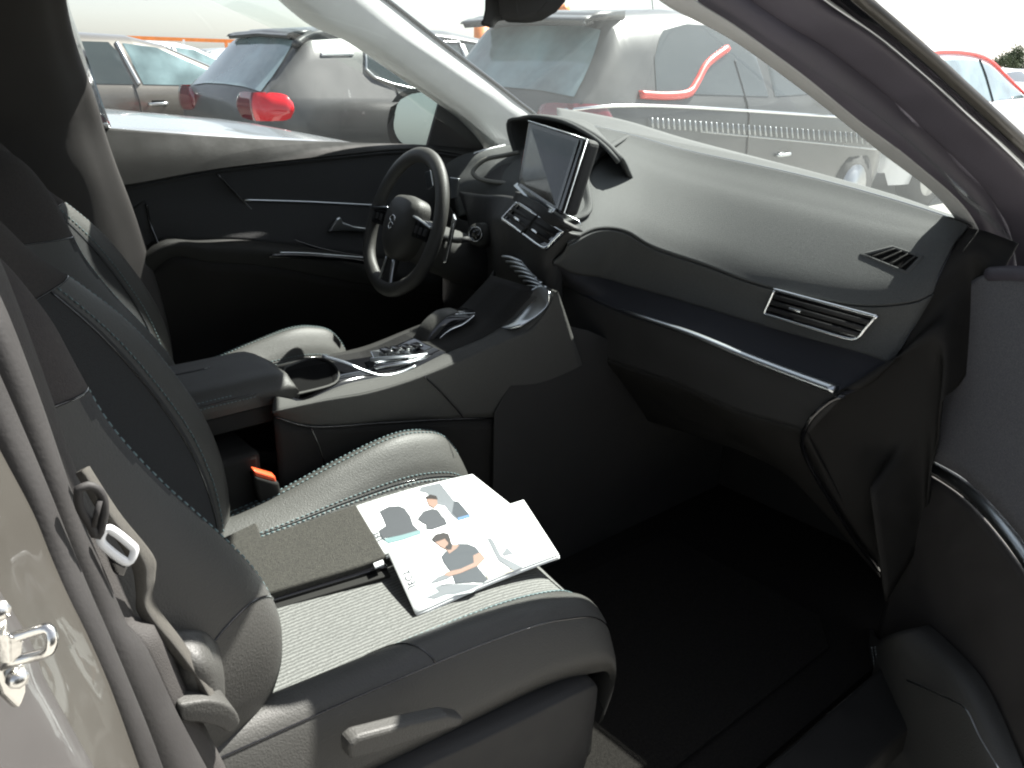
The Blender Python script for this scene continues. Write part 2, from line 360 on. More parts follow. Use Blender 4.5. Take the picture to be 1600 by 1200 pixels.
# ---- instrument hood and driver side of the dash
hd=empty('instrument_hood',(0,0,0),dash)
lip=[P(815,262,y=.44),P(800,225,y=.47),P(794,191,y=.47),P(812,185,y=.43),P(836,182,y=.36),P(880,190,y=.24),P(920,210,y=.13),P(945,229,y=.05),P(958,243,y=.0),P(966,254,y=-.015)]
lipc=curve(lip,50)
back=[p*1.0 for p in lipc]
back=[np.array((max(p[0]+.12,1.47),p[1]*.9+.03,min(p[2]-.012,1.15+.135*max(0,min(1,(p[1]+.02)/.3))))) for p in lipc]
back2=[np.array((1.60,p[1]*.9+.03,min(p[2]-.03,1.12+.10*max(0,min(1,p[1]/.3))))) for p in lipc]
Surf([lipc,[p+np.array((.02,0,.005)) for p in lipc],back,back2],50).mesh('hood_shell','pad',hd,nv=16,solid=.008)
tube('hood_lip',lipc,.005,'pad',hd)
slab('cluster_display',[P(800,215,x=1.56),P(845,196,x=1.56),P(930,225,x=1.52),P(935,262,x=1.50),P(820,262,x=1.54)],(.006,0,0),'gloss',hd,0)
dl=Surf([PY([(690,262,.70),(720,246,.69),(760,236,.66),(800,230,.58)])[::1]+[P(985,214,x=1.62)],
         PY([(700,285,.68),(735,262,.62),(765,246,.55),(812,236,.47)])+[P(925,262,y=.05)],
         PY([(712,305,.60),(738,288,.52),(770,283,.44),(812,286,.30)])+[P(925,330,y=-.08)],
         PY([(716,340,.58),(745,330,.50),(775,325,.40),(800,340,.25)])+[P(885,350,y=-.08)]],40)
dl.mesh('driver_side_pad','pad',dash,nv=30,solid=.006)
tray=curve(PY([(815,240,.42),(790,245,.45),(760,252,.48),(742,270,.49),(755,282,.46),(790,288,.38),(812,287,.32)]),40)
tube('tray_rim',[p+np.array((-.01,-.004,.004)) for p in tray],.006,'pale',hd)  # lit edge of the tray put into a paler colour
slab('tray_pad',[p+np.array((-.008,-.004,.001)) for p in PY([(815,250,.41),(785,258,.44),(758,276,.46),(785,284,.39),(812,285,.32)])],(.004,0,-.004),'plastic',hd,.001)
mb=MB()
for k in range(5):
    mb.tube([P(745+7*k,243-1.5*k,y=.655-.01*k)+np.array((-.01,0,.006)),P(752+7*k,238-1.5*k,y=.655-.01*k)+np.array((.02,0,.008))],.003,6)
mb.obj('defrost_slat','whitep',dash)
# kick area under the driver's dash, firewall
Surf([PX([(690,300,1.36),(716,340,1.34),(745,345,1.30),(790,345,1.25),(860,400,1.2)]),
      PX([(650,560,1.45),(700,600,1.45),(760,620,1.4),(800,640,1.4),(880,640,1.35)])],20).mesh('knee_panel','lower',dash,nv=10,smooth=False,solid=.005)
# ---------------------------------------------------------------- steering wheel
sw=empty('steering_wheel',(0,0,0),car)
Cw=np.array((1.068,.37,1.055));tl=R(20);wu=np.array((math.sin(tl),0,math.cos(tl)));wl=nrm((.11,1.,0));wn=nrm(np.cross(wl,wu))*-1;wn=wn if wn[0]<0 else -wn;wu=nrm(np.cross(wn,wl));wu=wu if wu[2]>0 else -wu
def wp(a,b,h=0):return Cw+wl*a+wu*b+wn*h
rim=[]
for k in range(96):
    a=2*math.pi*k/96;c,s_=math.cos(a),math.sin(a)
    rx=.152;ry=.166 if s_>-.5 else .166-.016*min(1,(-s_-.5)*3)
    rim.append(wp(rx*c,ry*s_,.004))
tube('rim',rim,(lambda t:(.0175,.0145)),'leather',sw,16,True)
for a0 in (48,132,215,325):
    k=int(a0/360*96);tube('rim_seam',[rim[k]+(rim[k]-rim[(k+1)%96])*0,rim[k]+(rim[(k+1)%96]-rim[k])*.08],(.0172,.0142),'dthread',sw,14) if False else None
hubp=[(-.062,.045),(-.045,.062),(0,.068),(.045,.062),(.062,.045),(.068,0),(.055,-.045),(.03,-.072),(0,-.080),(-.03,-.072),(-.055,-.045),(-.068,0)]
hc=curve([np.array((*q,0)) for q in hubp+[hubp[0]]],49)[:-1]
rings=[]
for sc_,h in ((1.0,-.02),(1.04,.0),(1.0,.016),(.8,.028),(.45,.034),(.02,.036)):
    rings.append([wp(q[0]*sc_,q[1]*sc_,h) for q in hc])
V=[p for r in rings for p in r];nn=48;Fc=[(j*nn+i,j*nn+(i+1)%nn,(j+1)*nn+(i+1)%nn,(j+1)*nn+i) for j in range(5) for i in range(nn)]
obj('hub',V,Fc,'leather',sw)
def spoke(x0,x1,y0,y1,h=0,w=.03):
    a,b=wp(x0,y0,h),wp(x1,y1,h);d=nrm(b-a);s_=np.cross(d,wn)
    return MB().box((a+b)/2,(np.linalg.norm(b-a),w,.014),(d,nrm(s_),wn))
for sx in (-1,1):
    spoke(sx*.06,sx*.162,.006,.004,.008,.045).obj('spoke','gloss',sw,bevel=.005)
    spoke(sx*.064,sx*.15,.028,.016,.018,.004).obj('spoke_trim','satin',sw,bevel=.001)
    mb=MB()
    for q in (0,1,2):mb.box(wp(sx*(.088+.02*q),.002,.018),(.013,.016,.006),(wl,wu,wn))
    mb.obj('wheel_button','plastic',sw,bevel=.001)
spoke(0,0,-.07,-.15,.004,.04).obj('spoke','plastic',sw,bevel=.005)
for sx in (-1,1):tube('lower_trim',curve([wp(sx*.018,-.080,.014),wp(sx*.022,-.110,.012),wp(sx*.030,-.146,.010)],10),(lambda t:(.005,.003)),'satin',sw)
# lion-like badge built as a small generic shield with a rearing figure
bd=MB();
bd.tube(curve([wp(x,y,.037) for x,y in ((-.010,.014),(.004,.016),(.012,.008),(.004,.002),(.010,-.006),(.002,-.016),(-.006,-.010))],20),.0016,6)
bd.tube([wp(-.010,.014,.037),wp(-.014,.004,.037)],.0016,6);bd.tube([wp(.002,.002,.037),wp(-.012,-.004,.037)],.0014,6)
bd.obj('wheel_badge','chrome',sw)
# column shroud, stalk, start button
tube('column_shroud',[Cw-wn*.02+wu*-.02,Cw-wn*.10+wu*-.03,Cw-wn*.25+wu*-.04],(lambda t:(.062+.01*t,.05+.015*t)),'cons',sw,20)
slab('shift_paddle',[wp(-.135,.06,-.03),wp(-.150,.05,-.03),wp(-.150,-.045,-.04),wp(-.138,-.05,-.04)],-wn*.006,'chrome',sw,.002)
tube('indicator_stalk',curve([Cw-wn*.07,Cw-wn*.075-wl*.10+wu*.005,Cw-wn*.07-wl*.155+wu*.015],12),(lambda t:(.008+.004*t,.007)),'plastic',sw)
sb=P(744,366,x=1.20);an=nrm(CAM-sb);an=nrm((-1,-.45,.25))
tube('start_button_boss',[sb-an*.04,sb-an*.004],(lambda t:.030-.004*t),'cons',dash,24)
tube('start_button',[sb-an*.008,sb+an*.004],.017,'gloss',dash,24)
e1=nrm(np.cross(an,(0,0,1)));e2=np.cross(an,e1)
tube('start_button_ring',[sb+an*.004+(e1*math.cos(a)+e2*math.sin(a))*.0165 for a in np.linspace(0,2*math.pi,33)[:-1]],.0012,'chrome',dash,6,True)
# display strip seen past the wheel rim
slab('side_display',[P(703,277,x=1.25),P(716,279,x=1.25),P(714,308,x=1.25),P(704,310,x=1.25)],(.004,0,0),'satin',dash,.001)
slab('side_display',[P(664,270,x=1.27),P(672,266,x=1.27),P(676,290,x=1.27),P(668,296,x=1.27)],(.004,0,0),'satin',dash,.001)
# ---------------------------------------------------------------- centre console
cs=empty('centre_console',(0,0,0),car)
crest=PY([(425,642,-.115),(505,625,-.115),(575,613,-.115),(645,592,-.115),(715,564,-.115),(785,533,-.115),(825,517,-.115),(850,490,-.12),(870,455,-.13)])
inner=PY([(432,612,-.075),(470,628,-.09),(500,616,-.09),(540,600,-.085),(596,588,-.078),(640,578,-.078),(700,550,-.078),(750,530,-.078),(785,508,-.08),(813,480,-.085),(840,450,-.09)])
seam=PY([(428,650,-.098),(490,666,-.098),(600,660,-.098),(700,655,-.098),(800,652,-.098),(860,645,-.10),(920,600,-.10)])
low=PY([(450,900,-.09),(510,800,-.09),(600,800,-.09),(700,820,-.09),(800,850,-.09),(880,850,-.09),(960,800,-.10)])
Surf([inner,[a*.5+b*.5+np.array((0,0,.004)) for a,b in zip(curve(inner,30),curve(crest,30))],crest],50).mesh('console_rim','cons',cs,nv=10,solid=.004,flip=True)
Surf([crest,[a*.9+b*.1+np.array((0,-.004,0)) for a,b in zip(curve(crest,30),curve(seam,30))],seam],50).mesh('console_side','cons',cs,nv=12,solid=.004,flip=True)
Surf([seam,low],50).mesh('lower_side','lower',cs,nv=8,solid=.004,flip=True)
tube('side_gap',[p+np.array((0,-.002,0)) for p in curve(seam,50)],.0016,'gloss',cs)
tube('side_gap',[p+np.array((0,-.005,0)) for p in curve(PY([(484,668,-.102),(498,700,-.101),(510,742,-.10)]),20)],.0012,'gloss',cs)
tube('side_gap',[p+np.array((0,-.005,.0)) for p in curve(PY([(660,587,-.116),(680,605,-.112),(705,632,-.105),(722,652,-.101)]),20)],.0012,'gloss',cs)
# tray top (inside rim), gloss black deck, storage shade put into its matte front
deck=[P(432,600,y=-.06),P(520,575,y=-.06),P(600,585,y=-.07),P(640,578,y=-.072),P(750,530,y=-.075),P(813,482,y=-.08),P(813,478,y=.08),P(780,490,y=.1),P(700,515,y=.1),P(560,545,y=.1),P(440,552,y=.1)]
Surf([[q+np.array((0,0,-.008)) for q in curve(inner,40)],[q+np.array((0,.135,-.008)) for q in curve(inner,40)]],40).mesh('console_deck',['gloss','lower'],cs,nv=4,flip=True,solid=.01,mif=lambda u,v:1 if u>.60 else 0)
Surf([[q+np.array((0,.135,-.008)) for q in curve(inner,40)],[q+np.array((0,.185,-.016)) for q in curve(crest,40)],[q+np.array((0,.19,-.25)) for q in curve(crest,40)]],40).mesh('console_far_rim','lower',cs,nv=8,flip=True,solid=.004)
# cup holder; the well is a flat face with its shade painted in
ch=MB();cc=(P(490,590,y=-.02));
cw=curve([P(447,577,y=0.),P(480,565,y=.04),P(508,566,y=.0),P(526,580,y=-.05),P(524,600,y=-.08),P(490,612,y=-.085),P(450,618,y=-.08),P(440,598,y=-.06),P(447,577,y=0.)],40)[:-1]
V=[];nn=len(cw)
zc=np.mean([q[2] for q in cw])
for h,s_ in ((.004,1.06),(.006,1.02),(0,1.),(-.03,.97)):
    cen=np.mean(cw,0);V+= [cen+(q-cen)*s_+np.array((0,0,h)) for q in cw]
Fc=[(j*nn+i,j*nn+(i+1)%nn,(j+1)*nn+(i+1)%nn,(j+1)*nn+i) for j in range(3) for i in range(nn)]
obj('cup_holder_rim',V[:3*nn],[f for f in Fc if max(f)<3*nn],'cons',cs)
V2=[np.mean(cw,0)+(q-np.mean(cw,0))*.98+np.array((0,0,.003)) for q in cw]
obj('cup_holder_shade',V2,[tuple(range(nn))],'recess_shade',cs,smooth=False)
# armrest lid
at=PY([(300,550,.09),(360,546,.09),(405,545,.085),(422,552,.075),(432,566,.05)])
am=PY([(290,580,0),(350,578,0),(400,575,0),(425,580,0),(436,588,-.02)])
A0=P(440,600,y=-.085);z1=.928
def rr_box(x0,x1,y0,y1,z0,z1,r):
    pass
ax0,ax1,ay0,ay1,az0,az1=.10,.555,-.085,.085,.902,.945
rows=[]
for y,z,dx in ((ay0,az0,-.006),(ay0-.004,az0+.015,0),(ay0-.002,az1-.016,0),(ay0+.016,az1-.002,-.004),(ay0+.05,az1,-.004),(0,az1+.001,-.002),(ay1-.05,az1,-.004),(ay1-.016,az1-.002,-.008),(ay1,az1-.014,-.012),(ay1,az0,-.012)):
    rows.append([np.array((ax0,y,z)),np.array((.3,y,z)),np.array((.48,y,z)),np.array((ax1-.012+dx,y,z-.001)),np.array((ax1+dx,y*.97,z-.012 if z>az0+.02 else z)),np.array((ax1+dx+.001,y*.96,(z+az0)/2-.01)),np.array((ax1+dx-.004,y*.95,az0))])
arm=Surf(rows,50);arm.mesh('armrest_lid','leather',cs,nv=60,flip=True)
stitches('armrest_stitching',[([arm.ev(u,.24) for u in np.linspace(.05,.72,60)],(0,-.001,.001)),([arm.ev(u,.17) for u in np.linspace(.05,.80,60)],(0,-.0015,0))],'thread',cs,.006,.0035,.0007)
tube('armrest_seam',[arm.ev(u,.205)+np.array((0,-.0008,.0004)) for u in np.linspace(0,.8,40)],.001,'gloss',cs,6)
tube('armrest_seam',[arm.ev(u,.60)+np.array((0,0,.0004)) for u in np.linspace(0,.72,30)],.0013,'gloss',cs,6)
slab('armrest_box',[(.1,-.08,.90),(.53,-.08,.90),(.53,.08,.90),(.1,.08,.90)],(0,0,-.03),'lower',cs,.004)
slab('console_rear',[(.1,-.12,.845),(.47,-.12,.845),(.47,.12,.845),(.1,.12,.845)],(0,0,-.5),'lower',cs,.01)
slab('stack_side',[(.95,-.108,.36),(.95,-.108,.78),(1.02,-.108,.87),(1.10,-.108,.935),(1.20,-.108,.90),(1.30,-.108,.85),(1.74,-.108,.6),(1.74,-.108,.36)],(0,.004,0),'plastic',cs,.003)
# chrome ribbon beside the deck
tube('chrome_ribbon',curve(PY([(503,556,-.03),(540,567,-.05),(568,579,-.066),(596,587,-.075),(624,583,-.078),(650,572,-.078)]),30),(lambda t:(.006-.004*t,.003)),'satin',cs)
# selector surround
for off,w in ((0,.004),(.0,.004)):pass
tube('chrome_rail',PY([(585,574,-.065),(640,566,-.065),(690,554,-.065)]),(lambda t:(.005,.004)),'chrome',cs)
tube('chrome_rail',PY([(580,562,-.05),(650,556,-.05),(712,545,-.05)]),(lambda t:(.006,.003)),'satin',cs)
slab('selector_plate',PY([(578,548,-.0),(655,537,-.0),(700,546,-.03),(660,556,-.045),(584,562,-.045)]),(0,0,-.008),'chrome',cs,.002)
slab('storage_mat',PY([(590,578,-.045),(655,566,-.045),(660,570,-.055),(620,578,-.065)]),(0,0,-.004),'cons',cs,.001)
mb=MB()
for k in range(4):mb.box(P(603+16*k,552-2.6*k,y=-.02)+np.array((0,0,.006)),(.016,.02,.006))
mb.obj('console_button','gloss',cs,bevel=.001)
# gear selector: leaning grip with gloss side and chrome outline
gs=empty('gear_selector',(0,0,0),cs)
gl=PY([(655,540,.0),(662,520,.0),(676,502,.0),(695,487,.0),(712,484,.0)])
ga=curve(PY([(660,538,.005),(668,518,.005),(684,500,.005),(702,490,.005),(738,487,.005)]),30)
gb=curve(PY([(676,546,-.012),(684,530,-.012),(700,516,-.012),(722,506,-.012),(740,492,-.012)]),30)
rows=[[p+np.array((0,.028,-.006)) for p in ga],[p+np.array((0,.020,.003)) for p in ga],[p+np.array((0,.0,.004)) for p in ga],[p+np.array((.0,-.012,0)) for p in ga],gb,[p+np.array((.004,.02,-.006)) for p in gb],[p+np.array((.004,.03,-.006)) for p in gb]]
Surf(rows,30).mesh('grip','gloss',gs,nv=30)
Surf([[p+np.array((-.002,.030,-.003)) for p in ga[:22]],[p+np.array((-.004,.020,.006)) for p in ga[:22]],[p+np.array((-.004,.0,.007)) for p in ga[:22]],[p+np.array((-.001,-.014,.003)) for p in ga[:22]]],20).mesh('grip_leather','leather',gs,nv=10,solid=-.002)
tube('grip_outline',[p+np.array((0,-.003,0)) for p in gb],.0018,'chrome',gs,6)
tube('grip_outline',[p+np.array((0,-.014,.001)) for p in ga[18:]],.0014,'chrome',gs,6)
tube('selector_base',[P(672,549,y=-.005),P(664,530,y=.01)],.013,'chrome',gs,12)
# rising front end cap in satin
Surf([PY([(832,451,-.085),(818,478,-.085),(800,500,-.085),(783,512,-.083)]),PY([(845,446,-.10),(840,470,-.105),(815,498,-.105),(795,512,-.10)]),PY([(857,458,-.125),(856,476,-.125),(838,494,-.122),(812,507,-.115)])],20).mesh('satin_end_cap','satin',cs,nv=12,solid=.006)
# ---------------------------------------------------------------- seats
SK=.20
def seat_tree():
    st=empty('seat',(.35,-.37,.2),car)
    y0=-.37
    prof=[(-.262,-.060,0),(-.276,-.030,0),(-.273,-.012,.2),(-.252,-.006,1.0),(-.222,.0,1.08),(-.190,-.004,.75),(-.168,0,.28),(-.150,0,.06),(-.07,-.003,0),(0,-.005,0),
          (.07,-.003,0),(.150,0,.06),(.168,0,.28),(.190,-.004,.75),(.222,0,1.08),(.252,-.006,1.0),(.274,-.02,0),(.278,-.060,0),(.262,-.150,0)]
    xs=[.19,.30,.42,.54,.64,.71,.765,.80,.808,.798]
    zc=[.745,.742,.738,.732,.724,.712,.694,.660,.610,.560]
    bb=[.010,.016,.030,.058,.080,.086,.080,.055,.025,.0]
    bn=[.070,.066,.060,.054,.046,.040,.034,.024,.010,.0]
    rows=[]
    for dy,dz,b in prof:
        k=1 if abs(dy)<.25 else .6
        rows.append([np.array((x+dy*SK-(abs(dy)/.27)**4*.012*(i>4), y0+dy*(1.0 if i<7 else .985-.02*(i-7)), z+max(dz,-.15)*(1 if i<7 else .8)+bf*b)) for i,(x,z,bf) in enumerate(zip(xs,zc,bb if dy>0 else bn))])
    cu=Surf(rows,60)
    NV=19
    def reg(u,v):
        vv=v*18
        return 1 if 5.9<vv<12.1 and u<.86 else 0
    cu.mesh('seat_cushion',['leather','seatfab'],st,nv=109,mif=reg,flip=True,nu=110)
    L=[]
    for v,o in ((5.6/18,0),(5.9/18,0),(12.1/18,0),(12.4/18,0)):
        L.append(([cu.ev(u,v)+np.array((0,0,.0012)) for u in np.linspace(.05,.86,120)],(0,0,0)))
    for v in (14.6/18,14.15/18,):
        L.append(([cu.ev(u,v)+np.array((0,0,.0012)) for u in np.linspace(.05,.80,120)],(0,0,0)))
    for l_ in L:stitches('cushion_stitching',[l_],'thread',st)
    for v in (5.75/18,12.25/18,15/18,2.9/18):
        tube('cushion_seam',[cu.ev(u,v) for u in np.linspace(.02,.9,80)],.0013,'gloss',st,6)
    tube('cushion_seam',[cu.ev(.80,v) for v in np.linspace(5.9/18,12.1/18,30)],.0015,'gloss',st,6)
    tube('cushion_seam',[cu.ev(.30+.10*t,(5.75-2.85*t)/18) for t in np.linspace(0,1,20)],.0012,'gloss',st,6)
    # backrest
    bp=[(-.235,-.10,0),(-.272,-.06,0),(-.282,-.01,.3),(-.272,.0,.85),(-.250,.0,1.05),(-.220,.0,.9),(-.180,0,.35),(-.150,0,.05),(-.07,-.004,0),(0,-.006,0),
        (.07,-.004,0),(.150,0,.05),(.180,0,.35),(.220,.0,.9),(.250,.0,1.05),(.272,.0,.85),(.282,-.01,.3),(.272,-.06,0),(.235,-.10,0)]
    zz=[.700,.76,.84,.92,1.00,1.08,1.14,1.19,1.24,1.29,1.31]
    XF=[.385,.402,.404,.387,.352,.305,.255,.205,.170,.125,.06]
    XC=[.315,.300,.270,.236,.200,.162,.136,.120,.100,.075,.02]
    XN=[.262,.270,.268,.250,.219,.176,.145,.130,.115,.085,.03]
    ww=[.93,.97,1.0,1.01,1.01,1.0,.99,.97,.92,.80,.62]
    rows=[]
    for dy,dx,b in bp:
        row=[]
        for z,f,c,n_,w in zip(zz,XF,XC,XN,ww):
            if dy>0: x=c+(f-c)*min(1,b)-(.03*max(0,dy-.255)/.017 if dy>.255 else 0)-(.05 if dy<.24 and b==0 and dy>.2 else 0)
            else: x=c+(n_-c)*min(1,-dy/.16)+(.010*b if abs(dy)<.24 else -.004-.11*((abs(dy)-.24)/.042)**1.3)
            zl=z+(.11*(1-(z-.70)/.34)*min(1,-dy/.15) if (dy<0 and z<1.04) else 0)
            row.append(np.array((x+dx*.8,y0+dy*w,zl)))
        rows.append(row)
    br=Surf(rows,60)
    def reg2(u,v):
        vv=v*18
        if u>.66: return 2
        lo=5.4-2.2*max(0,u-.25);hi=12.6
        if lo<vv<hi: return 1
        return 0
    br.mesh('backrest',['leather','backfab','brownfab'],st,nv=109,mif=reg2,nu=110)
    L=[([br.ev(u,v)+np.array((.0012,-.0006,0)) for u in np.linspace(.03,.66,130)],(0,0,0)) for v in (5.35/18,12.75/18,13.9/18,14.25/18)]
    for l_ in L:stitches('backrest_stitching',[l_],'thread',st)
    for v,a,b in ((5.5/18,.02,.66),(12.6/18,.02,.66),(14.07/18,.02,.9),(2.6/18,.02,.9)):
        tube('backrest_seam',[br.ev(u,v) for u in np.linspace(a,b,70)],.0013,'gloss',st,6)
    tube('backrest_seam',[br.ev(.66,v) for v in np.linspace(2.6/18,16/18,60)],.0013,'gloss',st,6)
    tube('backrest_seam',[br.ev(.17+.07*math.sin(t*3.14),(5.4-2.8*t)/18) for t in np.linspace(0,1,24)],.0013,'gloss',st,6)
    # back shell
    us=np.linspace(0,.93,8)
    Surf([[br.ev(u,v)+np.array((-o*(1-.35*u),0,0)) for u in us] for v,o in ((0,0),(.06,.05),(.2,.09),(.5,.11),(.8,.09),(.94,.05),(1,0))],20).mesh('back_shell','plastic',st,nv=30,smooth=False,flip=True)
    # headrest
    hr=[];
    for a,h in ((0,0.02),(.25,.0),(.5,.0),(.75,.0),(1,.02)):pass
    V=[];Fc=[];nn=28
    secs=[(1.318,.06,.015),(1.322,.10,.035),(1.36,.128,.045),(1.42,.134,.048),(1.48,.122,.042),(1.515,.09,.03),(1.522,.04,.01)]
    for z,w,d in secs:
        for k in range(nn):
            a=2*math.pi*k/nn;c,s_=math.cos(a),math.sin(a)
            V.append(np.array((.055+d*1.05*abs(c)**.7*np.sign(c),y0+w*abs(s_)**.6*np.sign(s_),z)))
    for j in range(len(secs)-1):
        for k in range(nn):Fc.append((j*nn+k,j*nn+(k+1)%nn,(j+1)*nn+(k+1)%nn,(j+1)*nn+k))
    Fc+=[tuple(range(nn))[::-1],tuple((len(secs)-1)*nn+k for k in range(nn))]
    obj('headrest',V,Fc,'brownfab',st,sub=1)
    for s_ in (-.06,.06):tube('headrest_post',[(.045,y0+s_,1.27),(.05,y0+s_,1.35)],.006,'chrome',st)
    # plastic base valance with recliner dome and lever
    va=[[np.array((x,y0-d,z)) for x,d,z in ((.10,.285,.81),(.17,.288,.785),(.26,.290,.722),(.42,.290,.690),(.56,.288,.668),(.65,.282,.650),(.70,.265,.620),(.715,.24,.56))]]
    va.insert(0,[p+np.array((.0,.03,.005)) for p in va[0]])
    va.append([p+np.array((0,-.006,-.02)) for p in va[1]]);va.append([p+np.array((-.01 if i>4 else 0,-.004,-.13)) for i,p in enumerate(va[1])]);va.append([p+np.array((-.02,.02,-.24)) for i,p in enumerate(va[1])])
    Surf(va,50).mesh('side_valance','plastic',st,nv=30)
    slab('height_lever',PY([(545,1165,-.69),(560,1152,-.69),(640,1131,-.69),(700,1118,-.69),(727,1122,-.69),(722,1135,-.69),(590,1180,-.69),(548,1190,-.69)]),(0,.02,0),'leather',st,.005)
    # front skirt and runner
    slab('seat_base',[(.2,y0-.25,.58),(.745,y0-.24,.575),(.80,y0+.24,.575),(.2,y0+.25,.58)],(0,0,-.14),'lower',st,.02)
    for s_ in (-.2,.2):MB().box((.48,y0+s_,.33),(.62,.05,.03)).box((.25,y0+s_,.39),(.05,.03,.12)).box((.66,y0+s_,.39),(.05,.03,.12)).obj('seat_runner','lower',st,bevel=.004)
    return st,cu,br
st,cu,br=seat_tree()
st['label']='passenger seat nearest the open door, with leaflets on its ribbed cushion'
dcopy=copy_tree(st,car);dcopy.location=st.location+Vector((.17,.715,-.02));dcopy['label']='driver seat beyond the centre console'
# recliner dome and hinge bracket on the near side of the passenger seat
rc=Surf([PY([(262,990,-.66),(268,1060,-.67),(285,1130,-.67)]),PY([(275,985,-.66),(292,1045,-.685),(305,1110,-.68)]),PY([(315,985,-.655),(330,1040,-.685),(335,1105,-.68)]),PY([(340,1005,-.64),(350,1050,-.65),(352,1100,-.65)])],20)
rc.mesh('recliner_cover','leather',st,nv=14,solid=.01)
slab('recliner_lever',curve(PY([(280,1102,-.70),(322,1095,-.70),(350,1099,-.70),(369,1112,-.70),(376,1132,-.70),(360,1148,-.70),(343,1138,-.70),(310,1130,-.70),(285,1128,-.70),(280,1102,-.70)]),28)[:-1],(0,.035,0),'leather',st,.008,smooth=True)
# ---------------------------------------------------------------- seat belt
sbt=empty('seat_belt',(.1,-.66,.4),car)
ctrl=[((118,740),(140,728),-.69),((162,815),(188,802),-.69),((203,880),(240,868),-.68),((212,925),(243,900),-.675),((216,960),(242,940),-.67),((262,1015),(285,1000),-.68),((300,1062),(318,1050),-.685),((325,1100),(340,1092),-.69)]
Surf([[P(*a,y=y) for a,b,y in ctrl],[P((a[0]+b[0])/2,(a[1]+b[1])/2,y=y-.004) for a,b,y in ctrl],[P(*b,y=y+.003) for a,b,y in ctrl]],60).mesh('webbing','belt',sbt,nv=8,solid=.0015)
tg=[P(156,845,y=-.70),P(163,822,y=-.70),P(205,850,y=-.70),P(214,858,y=-.70),P(210,873,y=-.70),P(202,883,y=-.70),P(186,876,y=-.70)]
loop=curve([P(158,838,y=-.70),P(170,826,y=-.70),P(205,852,y=-.70),P(210,862,y=-.70),P(202,878,y=-.70),P(188,873,y=-.70),P(160,850,y=-.70),P(158,838,y=-.70)],40)[:-1]
tube('tongue_plate',loop,(lambda t:(.0022,.0032)),'whitep',sbt,8,True)
slab('tongue_body',[P(168,868,y=-.697),P(186,876,y=-.697),P(203,884,y=-.697),P(196,905,y=-.697),P(180,900,y=-.697)],(0,.012,0),'gloss',sbt,.003)
lo2=curve([P(a,b,y=-.72) for a,b in ((122,765),(140,759),(158,772),(163,800),(153,838),(141,820),(125,792),(122,765))],30)[:-1]
tube('height_guide',lo2,.0030,'rubber2',sbt,8,True)
tube('height_guide_bar',[P(156,782,y=-.722),P(146,822,y=-.722)],.002,'rubber2',sbt,8)
# inboard buckle
bk=empty('seat_belt_buckle',(.47,-.12,.6),car)
b0=P(412,742,y=-.135);ux=nrm(P(437,752,y=-.15)-P(388,738,y=-.15));uz=nrm((-.15,-.10,1));uy=np.cross(uz,ux)
MB().box(b0-uz*.045,(.048,.03,.085),(ux,uy,uz)).obj('buckle_body','lower',bk,bevel=.005)
MB().box(b0+uz*.001,(.040,.022,.012),(ux,uy,uz)).obj('release_button','orange',bk,bevel=.003)
MB().box(b0-uz*.15,(.030,.012,.14),(ux,uy,uz)).obj('buckle_stalk','lower',bk,bevel=.004)
# ---------------------------------------------------------------- far door (driver's)
fd=empty('driver_door',(1.0,.78,.3),car)
belt=PY([(120,196,.735),(165,201,.735),(300,212,.735),(420,220,.735),(560,226,.735),(650,229,.735),(750,236,.735)])
l1=PY([(120,290,.70),(190,292,.70),(300,272,.70),(380,260,.70),(520,245,.70),(650,235,.705),(750,248,.71)])
l1b=[p+np.array((0,.012,-.008)) for p in curve(l1,40)]
l2=PY([(150,430,.72),(210,318,.715),(300,314,.715),(380,314,.715),(500,317,.715),(590,321,.715),(680,325,.715)])
l3=PY([(170,440,.715),(240,380,.71),(300,378,.70),(380,378,.69),(470,388,.685),(590,405,.68),(690,415,.68)])
l4=PY([(190,450,.70),(255,386,.68),(330,388,.665),(420,393,.655),(500,405,.65),(580,424,.65),(690,440,.65)])
l5=PY([(200,470,.72),(262,402,.69),(330,408,.67),(420,415,.66),(500,430,.655),(580,445,.655),(690,460,.655)])
l6=PY([(230,560,.745),(300,560,.745),(360,560,.745),(420,560,.745),(500,560,.745),(600,560,.745),(700,560,.745)])
l7=PY([(230,700,.74),(300,700,.74),(360,700,.74),(420,700,.74),(500,700,.74),(600,700,.74),(700,700,.74)])
Surf([belt,[p*.5+q*.5+np.array((0,-.006,0)) for p,q in zip(curve(belt,40),curve(l1,40))],l1],50).mesh('upper_panel','doorp',fd,nv=16,solid=.006)
Surf([l1,l1b,l2,l3],50).mesh('door_insert','backfab',fd,nv=24,smooth=False,solid=.004)
Surf([l3,l4,l5],50).mesh('door_armrest','doorp',fd,nv=14,solid=.006)
Surf([l5,l6,l7],50).mesh('lower_door_panel','lower',fd,nv=14,solid=.006)
tube('chrome_strip',[p+np.array((0,-.004,0)) for p in curve(PY([(380,312,.713),(480,315,.713),(595,321,.713)]),30)],(lambda t:(.0035,.003)),'satin',fd)
tube('insert_seam',[p+np.array((0,-.004,0)) for p in curve(PY([(338,272,.70),(365,300,.712),(390,325,.713),(430,362,.70),(500,388,.685),(575,402,.68)]),40)],.003,'gloss',fd)
tube('insert_seam',[p+np.array((0,-.004,0)) for p in curve(PY([(228,318,.712),(234,350,.71),(250,390,.69)]),20)],.003,'gloss',fd)
slab('release_handle',[p+np.array((0,-.02,0)) for p in PY([(508,360,.70),(520,340,.70),(526,337,.70),(531,346,.70),(548,352,.70),(580,356,.70),(580,362,.70),(540,360,.70)])],(0,.012,0),'satin',fd,.004)
